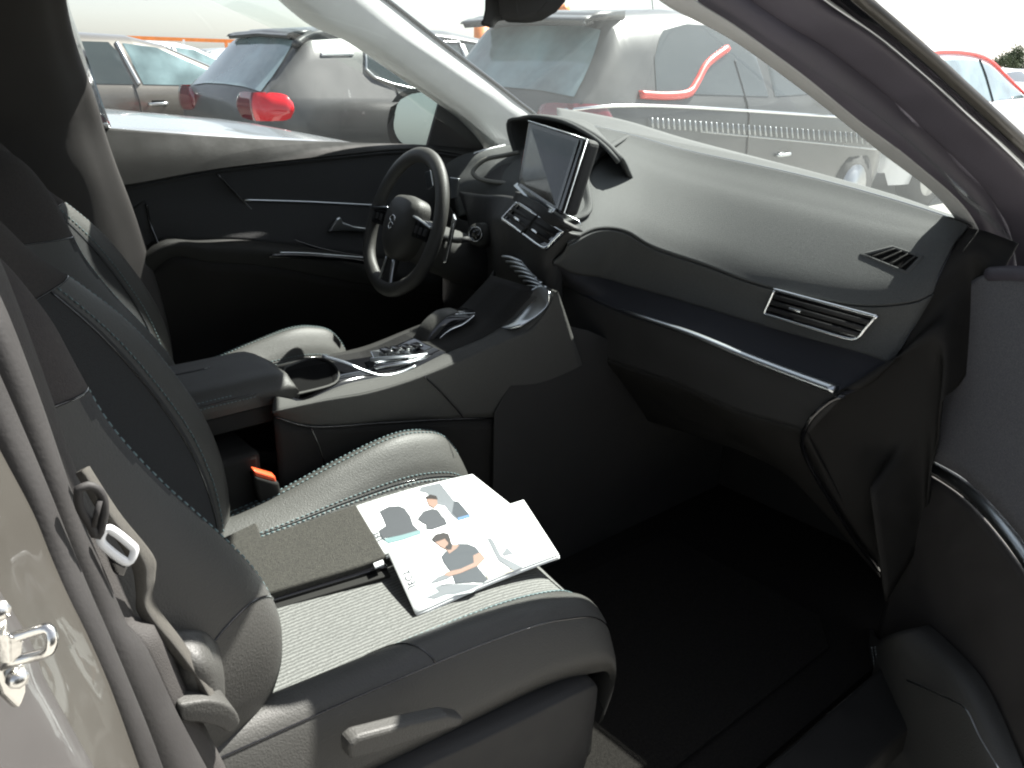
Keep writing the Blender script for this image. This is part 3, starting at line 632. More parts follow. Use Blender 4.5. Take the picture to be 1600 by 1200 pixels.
tube('pull_pocket',[p+np.array((0,-.004,.004)) for p in curve(PY([(418,402,.655),(450,402,.65),(520,405,.645),(572,412,.643)]),20)],(lambda t:(.004,.006)),'gloss',fd)
tube('pull_trim',[p+np.array((0,-.004,.006)) for p in curve(PY([(430,398,.655),(480,399,.648),(572,406,.643)]),20)],.002,'satin',fd)
# quarter sail panel behind the mirror
slab('sail_panel',PY([(668,230,.742),(690,226,.742),(700,182,.742),(660,128,.742),(690,150,.742),(740,195,.742),(772,236,.742),(720,240,.742)])[0:1]+PY([(690,150,.742),(728,182,.742),(752,205,.742),(770,236,.742)]),(0,.012,0),'plastic',fd,.002)
# far door glass
slab('door_glass',[P(160,200,y=.78),P(760,232,y=.78),P(700,150,y=.75),P(560,40,y=.70),P(480,-60,y=.65),P(90,-60,y=.65)],(0,.004,0),'sg',fd,0)
# driver's exterior mirror
em=empty('door_mirror',(0,0,0),fd)
mc=np.array((1.42,.97,1.15));mn=nrm((-1,-.30,.065))
def RP(px,py):
    v=fw+rt2*(px-800)/F-up2*(py-600)/F;return CAM+v*(((mc-CAM)@mn)/(v@mn))
mo=curve([RP(*q_) for q_ in ((612,160),(625,145),(655,138),(686,142),(693,190),(686,232),(640,232),(612,225),(605,195),(612,160))],48)[:-1]
cen=np.mean(mo,0);mrw=[]
nn=48;V=[];
for d,s_ in ((0,1.),( .03,1.02),(.07,.92),(.10,.72),(.12,.3)):
    V+=[cen+(q-cen)*s_+np.array((d,.0,0)) for q in mo]
V+=[cen+(q-cen)*.86+np.array((.010,0,0)) for q in mo]
Fc=[(j*nn+i,j*nn+(i+1)%nn,(j+1)*nn+(i+1)%nn,(j+1)*nn+i) for j in range(4) for i in range(nn)]+[tuple(4*nn+i for i in range(nn))]
Fc+=[(i,5*nn+i,5*nn+(i+1)%nn,(i+1)%nn) for i in range(nn)]
obj('mirror_housing',V,Fc,'plastic',em)
obj('mirror_glass',[cen+(q-cen)*.87+np.array((.008,0,0)) for q in mo],[tuple(range(nn))],'dmirror',em,smooth=False)
tube('mirror_arm',[cen+np.array((.06,-.05,-.02)),P(730,215,y=.80)],(lambda t:(.03,.02)),'plastic',em)
# ---------------------------------------------------------------- pillars
pil=empty('front_pillar',(1.5,.7,.9),car)
fa1=[P(560,-60,y=.56),P(500,32,y=.60),P(570,66,y=.61),P(640,115,y=.63),P(696,154,y=.65),P(741,189,y=.67),P(772,230,y=.69),P(780,262,y=.70)]
fa1=[P(400,-60,y=.57)]+fa1[1:]
fa2=[P(500,-60,y=.56),P(570,2,y=.575),P(640,58,y=.59),P(700,100,y=.605),P(750,136,y=.62),P(790,164,y=.64),P(818,185,y=.65),P(835,215,y=.66)]
fa3=[P(545,-40,y=.585),P(601,0,y=.60),P(668,52,y=.615),P(725,96,y=.63),P(775,134,y=.645),P(812,163,y=.66),P(838,184,y=.67),P(852,210,y=.68)]
c1,c2,c3=curve(fa1,40),curve(fa2,40),curve(fa3,40)
Surf([[p+np.array((0,.08,0)) for p in c1],c1,[a*.7+b*.3+np.array((-.012,-.014,0)) for a,b in zip(c1,c2)],[a*.3+b*.7+np.array((-.01,-.012,.004)) for a,b in zip(c1,c2)],c2,c3],50).mesh('pillar_trim','trim',pil,nv=24,solid=.004)
tube('glass_edge',[p+np.array((0,0,.004)) for p in curve(fa3,40)],.006,'gloss',pil)
na=empty('front_pillar',(1.5,-.75,.9),car)
na['label']='near windscreen pillar with rubber door seals'
def yy(l,y0,y1):
    return [P(a,b,y=y0+(y1-y0)*t) for (a,b),t in zip(l,np.linspace(0,1,len(l)))]
a1=yy([(985,-40),(1040,7),(1100,38),(1159,72),(1250,138),(1313,187),(1383,243),(1442,287),(1474,317),(1500,353),(1510,385),(1509,420),(1520,448)],-.55,-.665)
a2=yy([(1030,-50),(1085,0),(1145,38),(1200,78),(1264,126),(1341,189),(1390,225),(1425,252),(1491,308),(1520,345),(1534,380),(1543,420),(1543,452)],-.575,-.70)
a3=yy([(1110,-50),(1173,0),(1235,42),(1290,75),(1360,128),(1410,170),(1442,200),(1500,255),(1535,292),(1562,330),(1578,362),(1588,410),(1592,450)],-.60,-.73)
a4=yy([(1225,-50),(1292,2),(1330,28),(1376,60),(1430,105),(1470,140),(1500,168),(1540,204),(1570,232),(1600,262),(1630,300),(1650,350),(1660,420)],-.64,-.80)
a5=yy([(1260,-60),(1330,0),(1366,30),(1405,64),(1450,103),(1490,140),(1530,176),(1565,208),(1600,240),(1640,275),(1680,315),(1700,360),(1720,420)],-.67,-.84)
a6=yy([(1300,-60),(1368,-8),(1410,28),(1450,60),(1490,93),(1530,128),(1570,162),(1600,190),(1640,226),(1680,262),(1720,300),(1750,350),(1770,420)],-.70,-.87)
K=[curve(a,60) for a in (a1,a2,a3,a4,a5,a6)]
K[5]=[p*.72+q*.28 for p,q in zip(K[4],K[5])]
def mixr(a,b,t,off):return [p*(1-t)+q*t+np.array(off) for p,q in zip(a,b)]
Surf([[p+np.array((.02,.012,0)) for p in K[0]],K[0],mixr(K[0],K[1],.5,(-.004,-.003,.0)),K[1]],60).mesh('pillar_trim','trim',na,nv=16,solid=.004)
Surf([mixr(K[1],K[1],0,(.004,0,0)),mixr(K[1],K[2],.35,(-.010,-.004,0)),mixr(K[1],K[2],.75,(-.008,-.004,0)),mixr(K[2],K[2],0,(.008,0,0))],60).mesh('door_seal','rubber',na,nv=18,solid=.006)
Surf([K[2],mixr(K[2],K[3],.25,(-.006,-.004,0)),mixr(K[2],K[3],.8,(-.012,-.006,0)),K[3]],60).mesh('outer_seal','rubber',na,nv=18,solid=.006)
tube('seal_edge',[p+np.array((-.003,0,.001)) for p in K[3]],.0028,'satin',na)
Surf([K[3],mixr(K[3],K[4],.5,(.006,0,-.004)),K[4]],60).mesh('door_channel','gloss',na,nv=10,solid=.006)
M['edge']=mat('door_edge_paint',(.075,.071,.069),.45,.2,coat=.4,var=.05,vscale=8)
M['outer']=mat('body_paint_white',(.80,.80,.78),.3,.0,coat=.8)
Surf([K[4],mixr(K[4],K[5],.5,(-.004,-.006,.006)),K[5]],60).mesh('painted_pillar','jamb',na,nv=10,solid=.006)
# far B pillar
fb_=empty('centre_pillar',(.45,.72,.3),car)
fb_['label']='driver-side centre pillar behind the driver seat'
q1=[P(95,-60,y=.60),P(100,0,y=.62),P(118,78,y=.65),P(145,150,y=.67),P(160,203,y=.685),P(180,262,y=.69),P(206,330,y=.695),P(236,420,y=.70),P(262,520,y=.70),P(275,620,y=.70)]
q0=[P(20,-60,y=.57),P(30,0,y=.58),P(45,78,y=.61),P(65,150,y=.63),P(80,203,y=.645),P(100,262,y=.65),P(120,330,y=.66),P(150,420,y=.665),P(170,520,y=.67),P(190,620,y=.67)]
qm=[P(-140,-60,y=.60),P(-140,0,y=.60),P(-130,78,y=.62),P(-120,150,y=.64),P(-110,203,y=.66),P(-100,262,y=.66),P(-90,330,y=.67),P(-80,420,y=.67),P(-70,520,y=.68),P(-60,620,y=.68)]
Surf([[p+np.array((.0,.05,0)) for p in q1],q1,[a*.75+b*.25+np.array((-.006,-.012,0)) for a,b in zip(q1,q0)],q0,qm],40).mesh('pillar_trim','dtrim',fb_,nv=24,solid=.004)
q2=[P(105,-60,y=.66),P(106,0,y=.68),P(133,80,y=.71),P(160,160,y=.73),P(174,199,y=.74)]
Surf([q1[:5],q2],20).mesh('window_seal','gloss',fb_,nv=4,solid=.01)
tube('trim_joint',[p+np.array((0,-.003,0)) for p in curve([P(120,200,y=.668),P(160,203,y=.683)],4)],.0015,'gloss',fb_)
# near B pillar (jamb) with striker
nb=empty('centre_pillar',(.1,-.75,.2),car)
nb['label']='passenger-side centre pillar with chrome door striker'
LN=40
bA=[(-60,330),(-30,375),(0,440),(60,600),(118,770),(165,880),(205,973),(236,982),(290,1095),(350,1215),(380,1290)]
bA2=[(-75,360),(-45,410),(-12,470),(44,620),(100,785),(148,895),(188,985),(216,1010),(270,1120),(330,1230),(360,1300)]
bB=[(-110,420),(-80,470),(-40,540),(20,680),(74,820),(120,930),(150,1000),(175,1060),(215,1150),(250,1240),(270,1300)]
bC=[(-140,460),(-110,510),(-75,570),(-10,700),(42,800),(72,875),(98,935),(130,1000),(165,1080),(205,1190),(240,1290)]
def yl(l,y0,y1):return curve([P(a,b,y=y0+(y1-y0)*i/(len(l)-1)) for i,(a,b) in enumerate(l)],LN)
A_,A2_,B_,C_=yl(bA,-.63,-.69),yl(bA2,-.645,-.705),yl(bB,-.67,-.735),yl(bC,-.69,-.76)
Ain=[p+np.array((-.03,.05,0)) for p in A_]
Surf([Ain,A_,A2_],LN).mesh('pillar_trim','dtrim',nb,nv=8,solid=.004)
Surf([A2_,mixr(A2_,B_,.3,(.006,-.008,0)),mixr(A2_,B_,.75,(.008,-.008,0)),B_],LN).mesh('door_seal','rubber2',nb,nv=20,solid=.004)
Surf([mixr(B_,B_,0,(0,.004,0)),mixr(B_,C_,.4,(.007,-.006,0)),mixr(B_,C_,.8,(.005,-.005,0)),mixr(C_,C_,0,(-.004,.004,0))],LN).mesh('seal_lip','rubber2',nb,nv=14,solid=.004)
bD=[(-260,560),(-220,640),(-160,760),(-60,880),(20,1000),(42,1055),(60,1090),(80,1125),(105,1170),(130,1215),(160,1290)]
D_=yl(bD,-.79,-.83)
Surf([C_,mixr(C_,D_,.3,(-.002,0,0)),mixr(C_,D_,.7,(0,.0,0)),D_],LN).mesh('painted_jamb','jamb',nb,nv=16,solid=.004)
bE=[(-380,760),(-330,840),(-280,900),(-200,980),(-130,1060),(-100,1120),(-80,1160),(-60,1200),(-30,1250),(0,1300),(20,1350)]
E_=yl(bE,-.86,-.89)
Surf([mixr(D_,D_,0,(.003,-.003,0)),mixr(D_,E_,.3,(.006,-.008,0)),E_],LN).mesh('rear_door_edge','edge',nb,nv=10,solid=.004)
stk=empty('door_striker',(0,0,0),nb)
sp_=[P(a,b,y=-.868) for a,b in ((0,935),(14,965),(18,1000),(43,1040),(44,1080),(34,1108),(10,1085),(-12,1030),(-25,960))]
slab('striker_plate',sp_,(-.004,.003,0),'steel',stk,.002)
tube('striker_bolt',[P(27,1060,y=-.872),P(27,1060,y=-.866)],.005,'steel',stk,8)
tube('striker_bolt',[P(-2,955,y=-.872),P(-2,955,y=-.866)],.005,'steel',stk,8)
tube('striker_loop',curve([P(5,1040,y=-.868),P(18,1034,y=-.872),P(50,1026,y=-.878),P(74,1018,y=-.884),P(81,1003,y=-.886),P(79,988,y=-.884),P(70,982,y=-.882),P(40,990,y=-.876),P(15,998,y=-.872),P(2,1002,y=-.868)],40),.0026,'steel',stk,12)
slab('striker_block',[P(a,b,y=-.872) for a,b in ((-5,990),(20,1000),(18,1022),(-3,1038))],(.004,-.004,0),'steel',stk,.001)
# sticker-like pressed rib on the jamb
# ---------------------------------------------------------------- windscreen
ws=empty('windscreen',(1.4,0,1.2),car)
top_=[np.array((.70,-.575,1.535)),np.array((.94,-.35,1.575)),np.array((1.03,0,1.585)),np.array((.94,.35,1.575)),np.array((.70,.575,1.535))]
bot_=[np.array((1.70,-.74,1.10)),np.array((1.80,-.4,1.135)),np.array((1.83,0,1.15)),np.array((1.80,.4,1.135)),np.array((1.70,.74,1.10))]
mid_=[a*.5+b*.5+np.array((.015,0,.03)) for a,b in zip(top_,bot_)]
Surf([bot_,mid_,top_],30).mesh('windscreen_glass','ws',ws,nv=20)
# interior mirror with stalk and sensor housing
im=empty('interior_mirror',(0,0,0),ws)
mm=[P(806,-10,y=-.0),P(808,20,y=-.0),P(812,33,y=-.0),P(824,38,y=-.0),P(850,33,y=-.02),P(872,20,y=-.04),P(886,4,y=-.05),P(890,-20,y=-.05),P(860,-45,y=-.05),P(820,-45,y=0)]
slab('mirror_shell',mm,(-.03,.02,0),'plastic',im,.01)
sh=[P(758,-20,y=.03),P(757,15,y=.03),P(754,30,y=.03),P(748,38,y=.03),P(768,44,y=.03),P(773,32,y=.03),P(789,30,y=.03),P(791,-20,y=.03)]
slab('sensor_housing',sh,(.03,.03,0),'plastic',im,.006)
MB().box(P(800,-30,y=.02),(.10,.10,.06)).obj('mirror_foot','plastic',im,bevel=.01)
# ---------------------------------------------------------------- body shell of this car
sh=empty('body_shell',(.4,0,.2),car)
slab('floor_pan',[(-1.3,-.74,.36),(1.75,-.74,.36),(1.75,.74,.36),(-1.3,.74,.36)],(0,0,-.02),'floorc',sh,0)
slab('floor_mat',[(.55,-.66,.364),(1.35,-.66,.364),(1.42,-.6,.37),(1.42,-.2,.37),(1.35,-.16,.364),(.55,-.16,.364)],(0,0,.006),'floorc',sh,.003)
slab('firewall',[(1.75,-.76,.34),(1.80,-.76,1.05),(1.80,.76,1.05),(1.75,.76,.34)],(.02,0,0),'lower',sh,0)
roofs=[]
for y in (-.66,-.60,-.3,0,.3,.60,.66):
    e=(abs(y)/.66)**4
    x1=.64+.39*(1-(abs(y)/.66)**2)
    roofs.append([np.array((-1.5,y,1.50-.05*e)),np.array((-1.,y,1.60-.05*e)),np.array((-.3,y,1.635-.05*e)),np.array((.2,y,1.63-.05*e)),np.array((x1,y,1.59-.05*e))])
Surf(roofs,24).mesh('roof','headl',sh,nv=24,solid=.03)
Surf([[(-1.3,-.78,.3),(-1.3,-.80,.8),(-1.3,-.76,1.2)],[(-1.3,.78,.3),(-1.3,.80,.8),(-1.3,.76,1.2)]],6).mesh('rear_bulkhead','lower',sh,nv=4)
for s_ in (-1,1):
    slab('rear_side_panel',[(-1.3,s_*.76,.3),(-.15 if s_<0 else .35,s_*.76,.3),(-.15 if s_<0 else .35,s_*.76,1.18),(-1.3,s_*.76,1.20)],(0,s_*.03,0),'lower',sh,0)
slab('sill',[(-.2,-.76,.33),(1.6,-.76,.33),(1.6,-.86,.31),(-.2,-.86,.31)],(0,0,.06),'lower',sh,.01)
slab('rear_seat_back',[(-.75,-.68,.6),(-.75,.68,.6),(-.95,.66,1.22),(-.95,-.66,1.22)],(-.08,0,0),'backfab',sh,.03)
slab('bonnet',[(1.86,-.74,1.02),(2.9,-.62,.92),(2.98,0,.94),(2.9,.62,.92),(1.86,.74,1.02)],(0,0,-.03),'jamb',sh,.01)
slab('scuttle',[(1.74,-.76,1.06),(1.86,-.76,1.03),(1.86,.76,1.03),(1.74,.76,1.06)],(0,0,-.03),'gloss',sh,0)
slab('front_wing',[(1.55,-.86,.45),(2.85,-.86,.45),(2.85,-.82,.93),(1.6,-.84,1.02)],(0,.04,0),'jamb',sh,.01)
slab('front_wing',[(1.55,.86,.45),(2.85,.86,.45),(2.85,.82,.93),(1.6,.84,1.02)],(0,-.04,0),'jamb',sh,.01)
# ---------------------------------------------------------------- open passenger door (inner face) seen at the right
pd=empty('passenger_door',(1.5,-.80,.3),car)
def dr(px,py,off=0.):
    """the open door's inner face: a plane hinged at (1.47,-.76), swung 52 degrees"""
    H=np.array((1.47,-.775,0));a=R(52);dv=np.array((-math.cos(a),-math.sin(a),0));nn_=np.array((-dv[1]*-1,-dv[0]*1,0))
    nn_=nrm(np.array((dv[1],-dv[0],0)));nn_=nn_ if nn_@(CAM-H)>0 else -nn_
    v=fw+rt2*(px-800)/F-up2*(py-600)/F
    k=((H+nn_*off-CAM)@nn_)/(v@nn_);return CAM+v*k
DN=nrm(dr(1500,600,.1)-CAM) if False else None
def DR(l,off=0.):return [dr(a,b,off) for a,b in l]
dA=DR([(1555,425),(1600,432),(1680,450),(1800,490)],.01)
dB=DR([(1500,480),(1600,500),(1700,530),(1800,570)],.012)
dC=DR([(1452,712),(1520,752),(1600,835),(1700,980)],.02)
dD=DR([(1448,738),(1515,785),(1595,880),(1690,1030)],.02)
dE=DR([(1400,900),(1480,960),(1560,1080),(1640,1240)],.035)
dF=DR([(1300,1300),(1400,1330),(1500,1360),(1600,1400)],.03)
Surf([dA,dB,dC],24).mesh('door_fabric','doorfab',pd,nv=16,solid=.01)
tube('belt_strip',curve(DR([(1548,428),(1600,428),(1680,446)],.018),14),.012,'rubber',pd)
tube('chrome_trim',curve([a*.5+b*.5+(CAM-a)/np.linalg.norm(CAM-a)*.006 for a,b in zip(dC,dD)],30),(lambda t:(.008+.012*t,.010+.006*t)),'satin',pd,14)
Surf([dD,dE,dF],24).mesh('lower_panel','dtrim',pd,nv=16,solid=.01)
# padded pull and pocket at the foot of the door
ar=Surf([DR([(1300,1260),(1330,1120),(1345,1020),(1365,985)],.05),DR([(1350,1290),(1362,1150),(1366,1060),(1375,1000)],.09),DR([(1450,1290),(1440,1150),(1420,1060),(1400,990)],.11),DR([(1560,1290),(1530,1160),(1490,1060),(1430,985)],.09),DR([(1640,1300),(1590,1180),(1530,1060),(1450,980)],.05)],30)
ar.mesh('padded_pocket','leather',pd,nv=30,solid=.006)
stitches('pocket_stitching',[(curve(DR([(1362,1010),(1372,1080),(1392,1210)],.098),40),(0,0,0)),(curve(DR([(1367,1010),(1377,1080),(1397,1210)],.10),40),(0,0,0))],'dthread',pd,.006,.004,.0006)
tube('pocket_trim',curve(DR([(1418,1063),(1460,1082),(1495,1098),(1512,1112),(1530,1150),(1560,1200)],.115),30),(lambda t:.0016*(1-.5*t)),'satin',pd)
# ---------------------------------------------------------------- things on the passenger seat
def zc_at(px,py,z):return P(px,py,z=z)
br1=empty('leaflet',(.6,-.4,.73))
tag(br1,'front white leaflet with a man in a dark T-shirt looking down, overlapping the other','leaflet',group='leaflets on the passenger seat')
Z1=.752
def q(pl,a,b):  # bilinear on leaflet corners TL,BL,BR,TR ; a right, b down
    TL,BL,BR,TR=pl;return (TL*(1-a)+TR*a)*(1-b)+(BL*(1-a)+BR*a)*b
f1=[P(605,860,z=.757),P(649,958,z=.738),P(873,866,z=.726),P(818,781,z=.742)]
f2=[P(553,792,z=.762),P(598,868,z=.750),P(800,790,z=.738),P(738,741,z=.748)]
def leaflet(root,pl,sag):
    n=14;V=[];Fc=[]
    def S_(a,b,h=0):
        p=q(pl,a,b);return p+np.array((0,0,sag*math.sin(a*3.1)*1.+h))
    for j in range(n):
        for i in range(n):V.append(S_(i/(n-1),j/(n-1)))
    Fc=[(j*n+i,(j+1)*n+i,(j+1)*n+i+1,j*n+i+1) for j in range(n-1) for i in range(n-1)]
    obj('paper_cover',V,Fc,'paper',root,solid=.002)
    for h in (.004,.007):
        obj('paper_page',[p-np.array((-.0015,.001,h)) for p in V],Fc,'paper',root,solid=.0008)
    def patch(name,pts,m,h=.0006):
        # triangulated fan laid on the cover
        pts=[np.array(t_,float) for t_ in pts];N=[]
        for a_,b_ in zip(pts,pts[1:]+pts[:1]):
            for t in (0,.5):N.append(a_*(1-t)+b_*t)
        me=[S_(t_[0],t_[1],h) for t_ in N]
        return obj(name,me,[tuple(range(len(me)))],m,root,smooth=False)
    return patch,S_
for n_,c_ in (('ink_dark',(.05,.056,.062)),('ink_grey',(.13,.14,.15)),('ink_pale',(.36,.39,.40)),('ink_skin',(.22,.145,.115)),('ink_hair',(.030,.026,.024)),('ink_teal',(.13,.20,.205)),('ink_blue',(.09,.16,.28)),('ink_beige',(.30,.28,.23)),('ink_vest',(.055,.058,.062))):
    M[n_]=mat(n_,c_,.3,coat=.3)
pa,S1=leaflet(br1,f1,.004)
# the corner frame of the leaflet: a = along the long edge, b = towards the near edge
def inv(pl,S_):
    return lambda px,py:_inv(pl,px,py)
def _inv(pl,px,py):
    # photo pixel -> leaflet coordinates (the picture printed on it)
    a=b=.5
    for _ in range(30):
        p=q(pl,a,b);e=1e-3
        def pr(p):
            d=p-CAM;k=d@fw;return np.array((800+F*(d@rt2)/k,600-F*(d@up2)/k))
        r=np.array((px,py))-pr(p);J=np.array([(pr(q(pl,a+e,b))-pr(p))/e,(pr(q(pl,a,b+e))-pr(p))/e]).T
        s_=np.linalg.solve(J,r);a+=s_[0];b+=s_[1]
    return (a,b)
def z3(l): # coordinates read off an enlarged view
    return [(540+x*.225,740+y*.225) for x,y in l]
I1=lambda l:[_inv(f1,*p) for p in z3(l)]
I2=lambda l:[_inv(f2,*p) for p in z3(l)]
pa('print_backdrop',I1([(560,800),(940,790),(960,780),(880,840),(620,880),(555,865)]),'ink_pale',.0004)
pa('print_car',I1([(620,800),(700,785),(900,785),(940,790),(860,825),(760,850),(700,850),(620,880),(560,870),(650,830)]),'ink_grey',.0007)
pa('print_shirt',I1([(690,560),(780,505),(850,507),(905,530),(935,570),(890,585),(900,620),(920,670),(990,755),(960,775),(760,775),(735,700),(715,680),(680,630),(665,590)]),'ink_dark',.0009)
pa('print_arm',I1([(885,590),(935,565),(970,610),(920,660),(800,710),(720,730),(680,720),(700,700),(800,680),(890,640)]),'ink_skin',.0012)
pa('print_hand_tablet',I1([(580,775),(640,730),(700,710),(760,715),(710,745),(640,765)]),'ink_grey',.0010)
pa('print_head',I1([(620,490),(680,465),(725,470),(740,510),(790,515),(770,540),(720,575),(700,545),(660,525)]),'ink_skin',.0011)
pa('print_beard',I1([(700,520),(735,500),(742,515),(735,545),(712,548),(690,535)]),'ink_hair',.0013)
pa('print_hair',I1([(597,470),(625,440),(680,428),(715,438),(730,480),(735,520),(700,540),(715,500),(690,470),(650,485),(620,492)]),'ink_hair',.0014)
pa('print_stem',I1([(985,470),(1005,460),(1030,490),(1080,590),(1230,665),(1170,692),(1060,620),(1030,560)]),'ink_grey',.0009)
pa('print_bench',I1([(960,700),(1080,650),(1170,692),(1130,705),(990,755)]),'ink_beige',.0006)
pa('print_chair',I1([(1085,575),(1120,525),(1165,570),(1100,590)]),'ink_grey',.0008)
pa('print_line',I1([(540,800),(700,780),(960,778),(700,786)]),'ink_dark',.0010)
pa('print_line',I1([(535,712),(585,695),(582,700),(540,716)]),'ink_grey',.0010)
br2=empty('leaflet',(.65,-.3,.74))
tag(br2,'rear white leaflet with a seated man in a dark waistcoat, half under the other','leaflet',group='leaflets on the passenger seat')
pa,S2=leaflet(br2,f2,.004)
pa('print_window',I2([(520,110),(655,78),(755,205),(830,300),(780,340),(740,310),(690,240),(640,230),(560,150),(510,140)]),'ink_grey',.0004)
pa('print_seat',I2([(235,270),(300,240),(370,238),(410,255),(450,310),(470,370),(500,400),(520,410),(380,440),(250,455),(230,400),(280,370),(260,320)]),'ink_vest',.0006)
pa('print_cloth',I2([(255,460),(380,440),(520,405),(525,432),(400,470),(300,490)]),'ink_teal',.0008)
pa('print_vest',I2([(500,330),(540,280),(600,262),(640,270),(690,340),(705,370),(600,405),(560,400),(560,370),(530,355)]),'ink_vest',.0010)
pa('print_sleeve',I2([(640,250),(680,255),(730,310),(745,355),(705,368),(680,310)]),'paper',.0012)
pa('print_head',I2([(562,200),(590,185),(635,195),(640,235),(615,258),(580,240)]),'ink_skin',.0012)
pa('print_hair',I2([(555,180),(590,165),(630,175),(640,200),(600,195),(565,195)]),'ink_hair',.0014)
pa('print_dash',I2([(755,205),(785,210),(865,305),(780,330),(740,290)]),'ink_dark',.0008)
pa('print_sky',I2([(778,325),(862,300),(868,318),(780,345)]),'ink_blue',.0010)
# printed lettering running up the left margins
def letters(root,txt,S_,a0,b0,a1,b1,size,h=.0013,mt='ink_dark'):
    cu_=bpy.data.curves.new('t','FONT');cu_.body=txt;cu_.size=1;cu_.align_x='LEFT'
    t=bpy.data.objects.new('t',cu_);COL.objects.link(t);bpy.context.view_layer.update()
    me=bpy.data.meshes.new_from_object(t.evaluated_get(bpy.context.evaluated_depsgraph_get()))
    w=max(v.co.x for v in me.vertices) or 1
    A=np.array((a0,b0));B=np.array((a1,b1));d=B-A;pn=np.array((-d[1],d[0]));
    V=[]
    for v in me.vertices:
        c=A+d*(v.co.x/w)
        base=S_(c[0],c[1],h);c2=S_(c[0]+.002*pn[0],c[1]+.002*pn[1],h);pp=nrm(c2-base)
        V.append(base+pp*v.co.y*size)
    Fs=[tuple(p.vertices) for p in me.polygons]
    bpy.data.objects.remove(t);obj('printed_letters',V,Fs,mt,root,smooth=False)
def lt(root,pl,S_,txt,p0,p1,size):
    (a0,b0),(a1,b1)=[_inv(pl,*p) for p in z3([p0,p1])];letters(root,txt,S_,a0,b0,a1,b1,size)
LET=True
# felt mat roll
ft=empty('folded_mat',(.5,-.33,.73))
tag(ft,'grey felt car mat folded up on the passenger seat beside the leaflets','mat')
fp=[P(322,856,z=.768),P(400,815,z=.775),P(408,833,z=.775),P(470,812,z=.775),P(556,792,z=.765),P(604,868,z=.752),P(560,884,z=.752),P(385,938,z=.752)]
slab('mat_body',planar(fp),(0,0,-.018),'carpet',ft,.003)
slab('mat_edging',PZ([(383,940,.742),(600,873,.742),(606,884,.742),(385,950,.742)]),(0,0,-.008),'gloss',ft,.002)
slab('mat_underside',PZ([(385,952,.736),(604,886,.736),(610,898,.736),(390,962,.736)]),(0,0,-.006),'lower',ft,.002)
slab('mat_tab',PZ([(368,922,.752),(396,908,.754),(400,930,.752),(382,940,.750)]),(0,0,-.012),'gloss',ft,.002)
ec=P(352,883,z=.772);ee=[]
eu=nrm(P(362,874,z=.772)-P(341,890,z=.772));ev_=nrm(np.cross((0,0,1),eu))
ring=[ec+eu*math.cos(a)*.0185+ev_*math.sin(a)*.0085+np.array((0,0,.001)) for a in np.linspace(0,2*math.pi,33)[:-1]]
tube('badge_ring',ring,.0012,'whitep',ft,6,True)
tube('badge_figure',curve([ec+eu*x+ev_*y+np.array((0,0,.001)) for x,y in ((.010,.002),(.004,.004),(0,0),(-.004,.003),(-.010,-.002))],14),.0014,'whitep',ft,6)
slab('clasp',PZ([(583,880,.752),(598,874,.752),(600,880,.752),(586,886,.752)]),(0,0,-.004),'whitep',ft,.001)
lt(br1,f1,S1,'JECT',(452,800),(392,688),.016) if LET else None
lt(br2,f2,S2,'TEL',(232,485),(178,415),.017) if LET else None
lt(br2,f2,S2,'nos plus',(915,272),(1012,235),.004) if LET else None
# ================================================================ OUTSIDE
M['ground']=mat('pale_tarmac',(.30,.29,.27),.95,bump=.6,bscale=60,var=.15,vscale=.8)
M['paint_grey']=mat('grey_car_paint',(.085,.087,.085),.38,.3,coat=.45,var=.05,vscale=2)
M['paint_silver']=mat('silver_car_paint',(.30,.32,.33),.3,.5,coat=.8,var=.04,vscale=2)
M['paint_beige']=mat('warm_grey_car_paint',(.14,.13,.115),.35,.4,coat=.8,var=.04,vscale=2)
M['paint_dark']=mat('dark_grey_car_paint',(.045,.047,.047),.4,.2,coat=.35,var=.05,vscale=2)
M['paint_white']=mat('white_car_paint',(.72,.74,.76),.3,.0,coat=.8)
M['carglass']=mat('car_window',(.035,.045,.045),.05,coat=1.)
M['carglass2']=mat('car_window_pale',(.16,.23,.24),.06,coat=1.,var=.5,vscale=3)
M['redlens']=mat('red_lens',(.60,.012,.02),.12,coat=1.)
M['reddark']=mat('dark_red_lens',(.12,.01,.02),.1,coat=1.)
M['redtrim']=mat('red_trim',(.70,.045,.03),.4,coat=.5)
M['orangep']=mat('orange_paint',(.75,.22,.04),.6,var=.1,vscale=3)
M['tyre']=mat('tyre',(.02,.02,.02),.85)
M['alloy']=mat('alloy',(.45,.46,.47),.3,1.)
M['bark']=mat('bark',(.12,.09,.06),.95,bump=.8,bscale=20)
M['leaf']=mat('foliage',(.075,.10,.055),.8,var=.4,vscale=2)
def zat(tab,x):
    xs=[t[0] for t in tab];ys=[t[1] for t in tab];return float(np.interp(x,xs,ys))
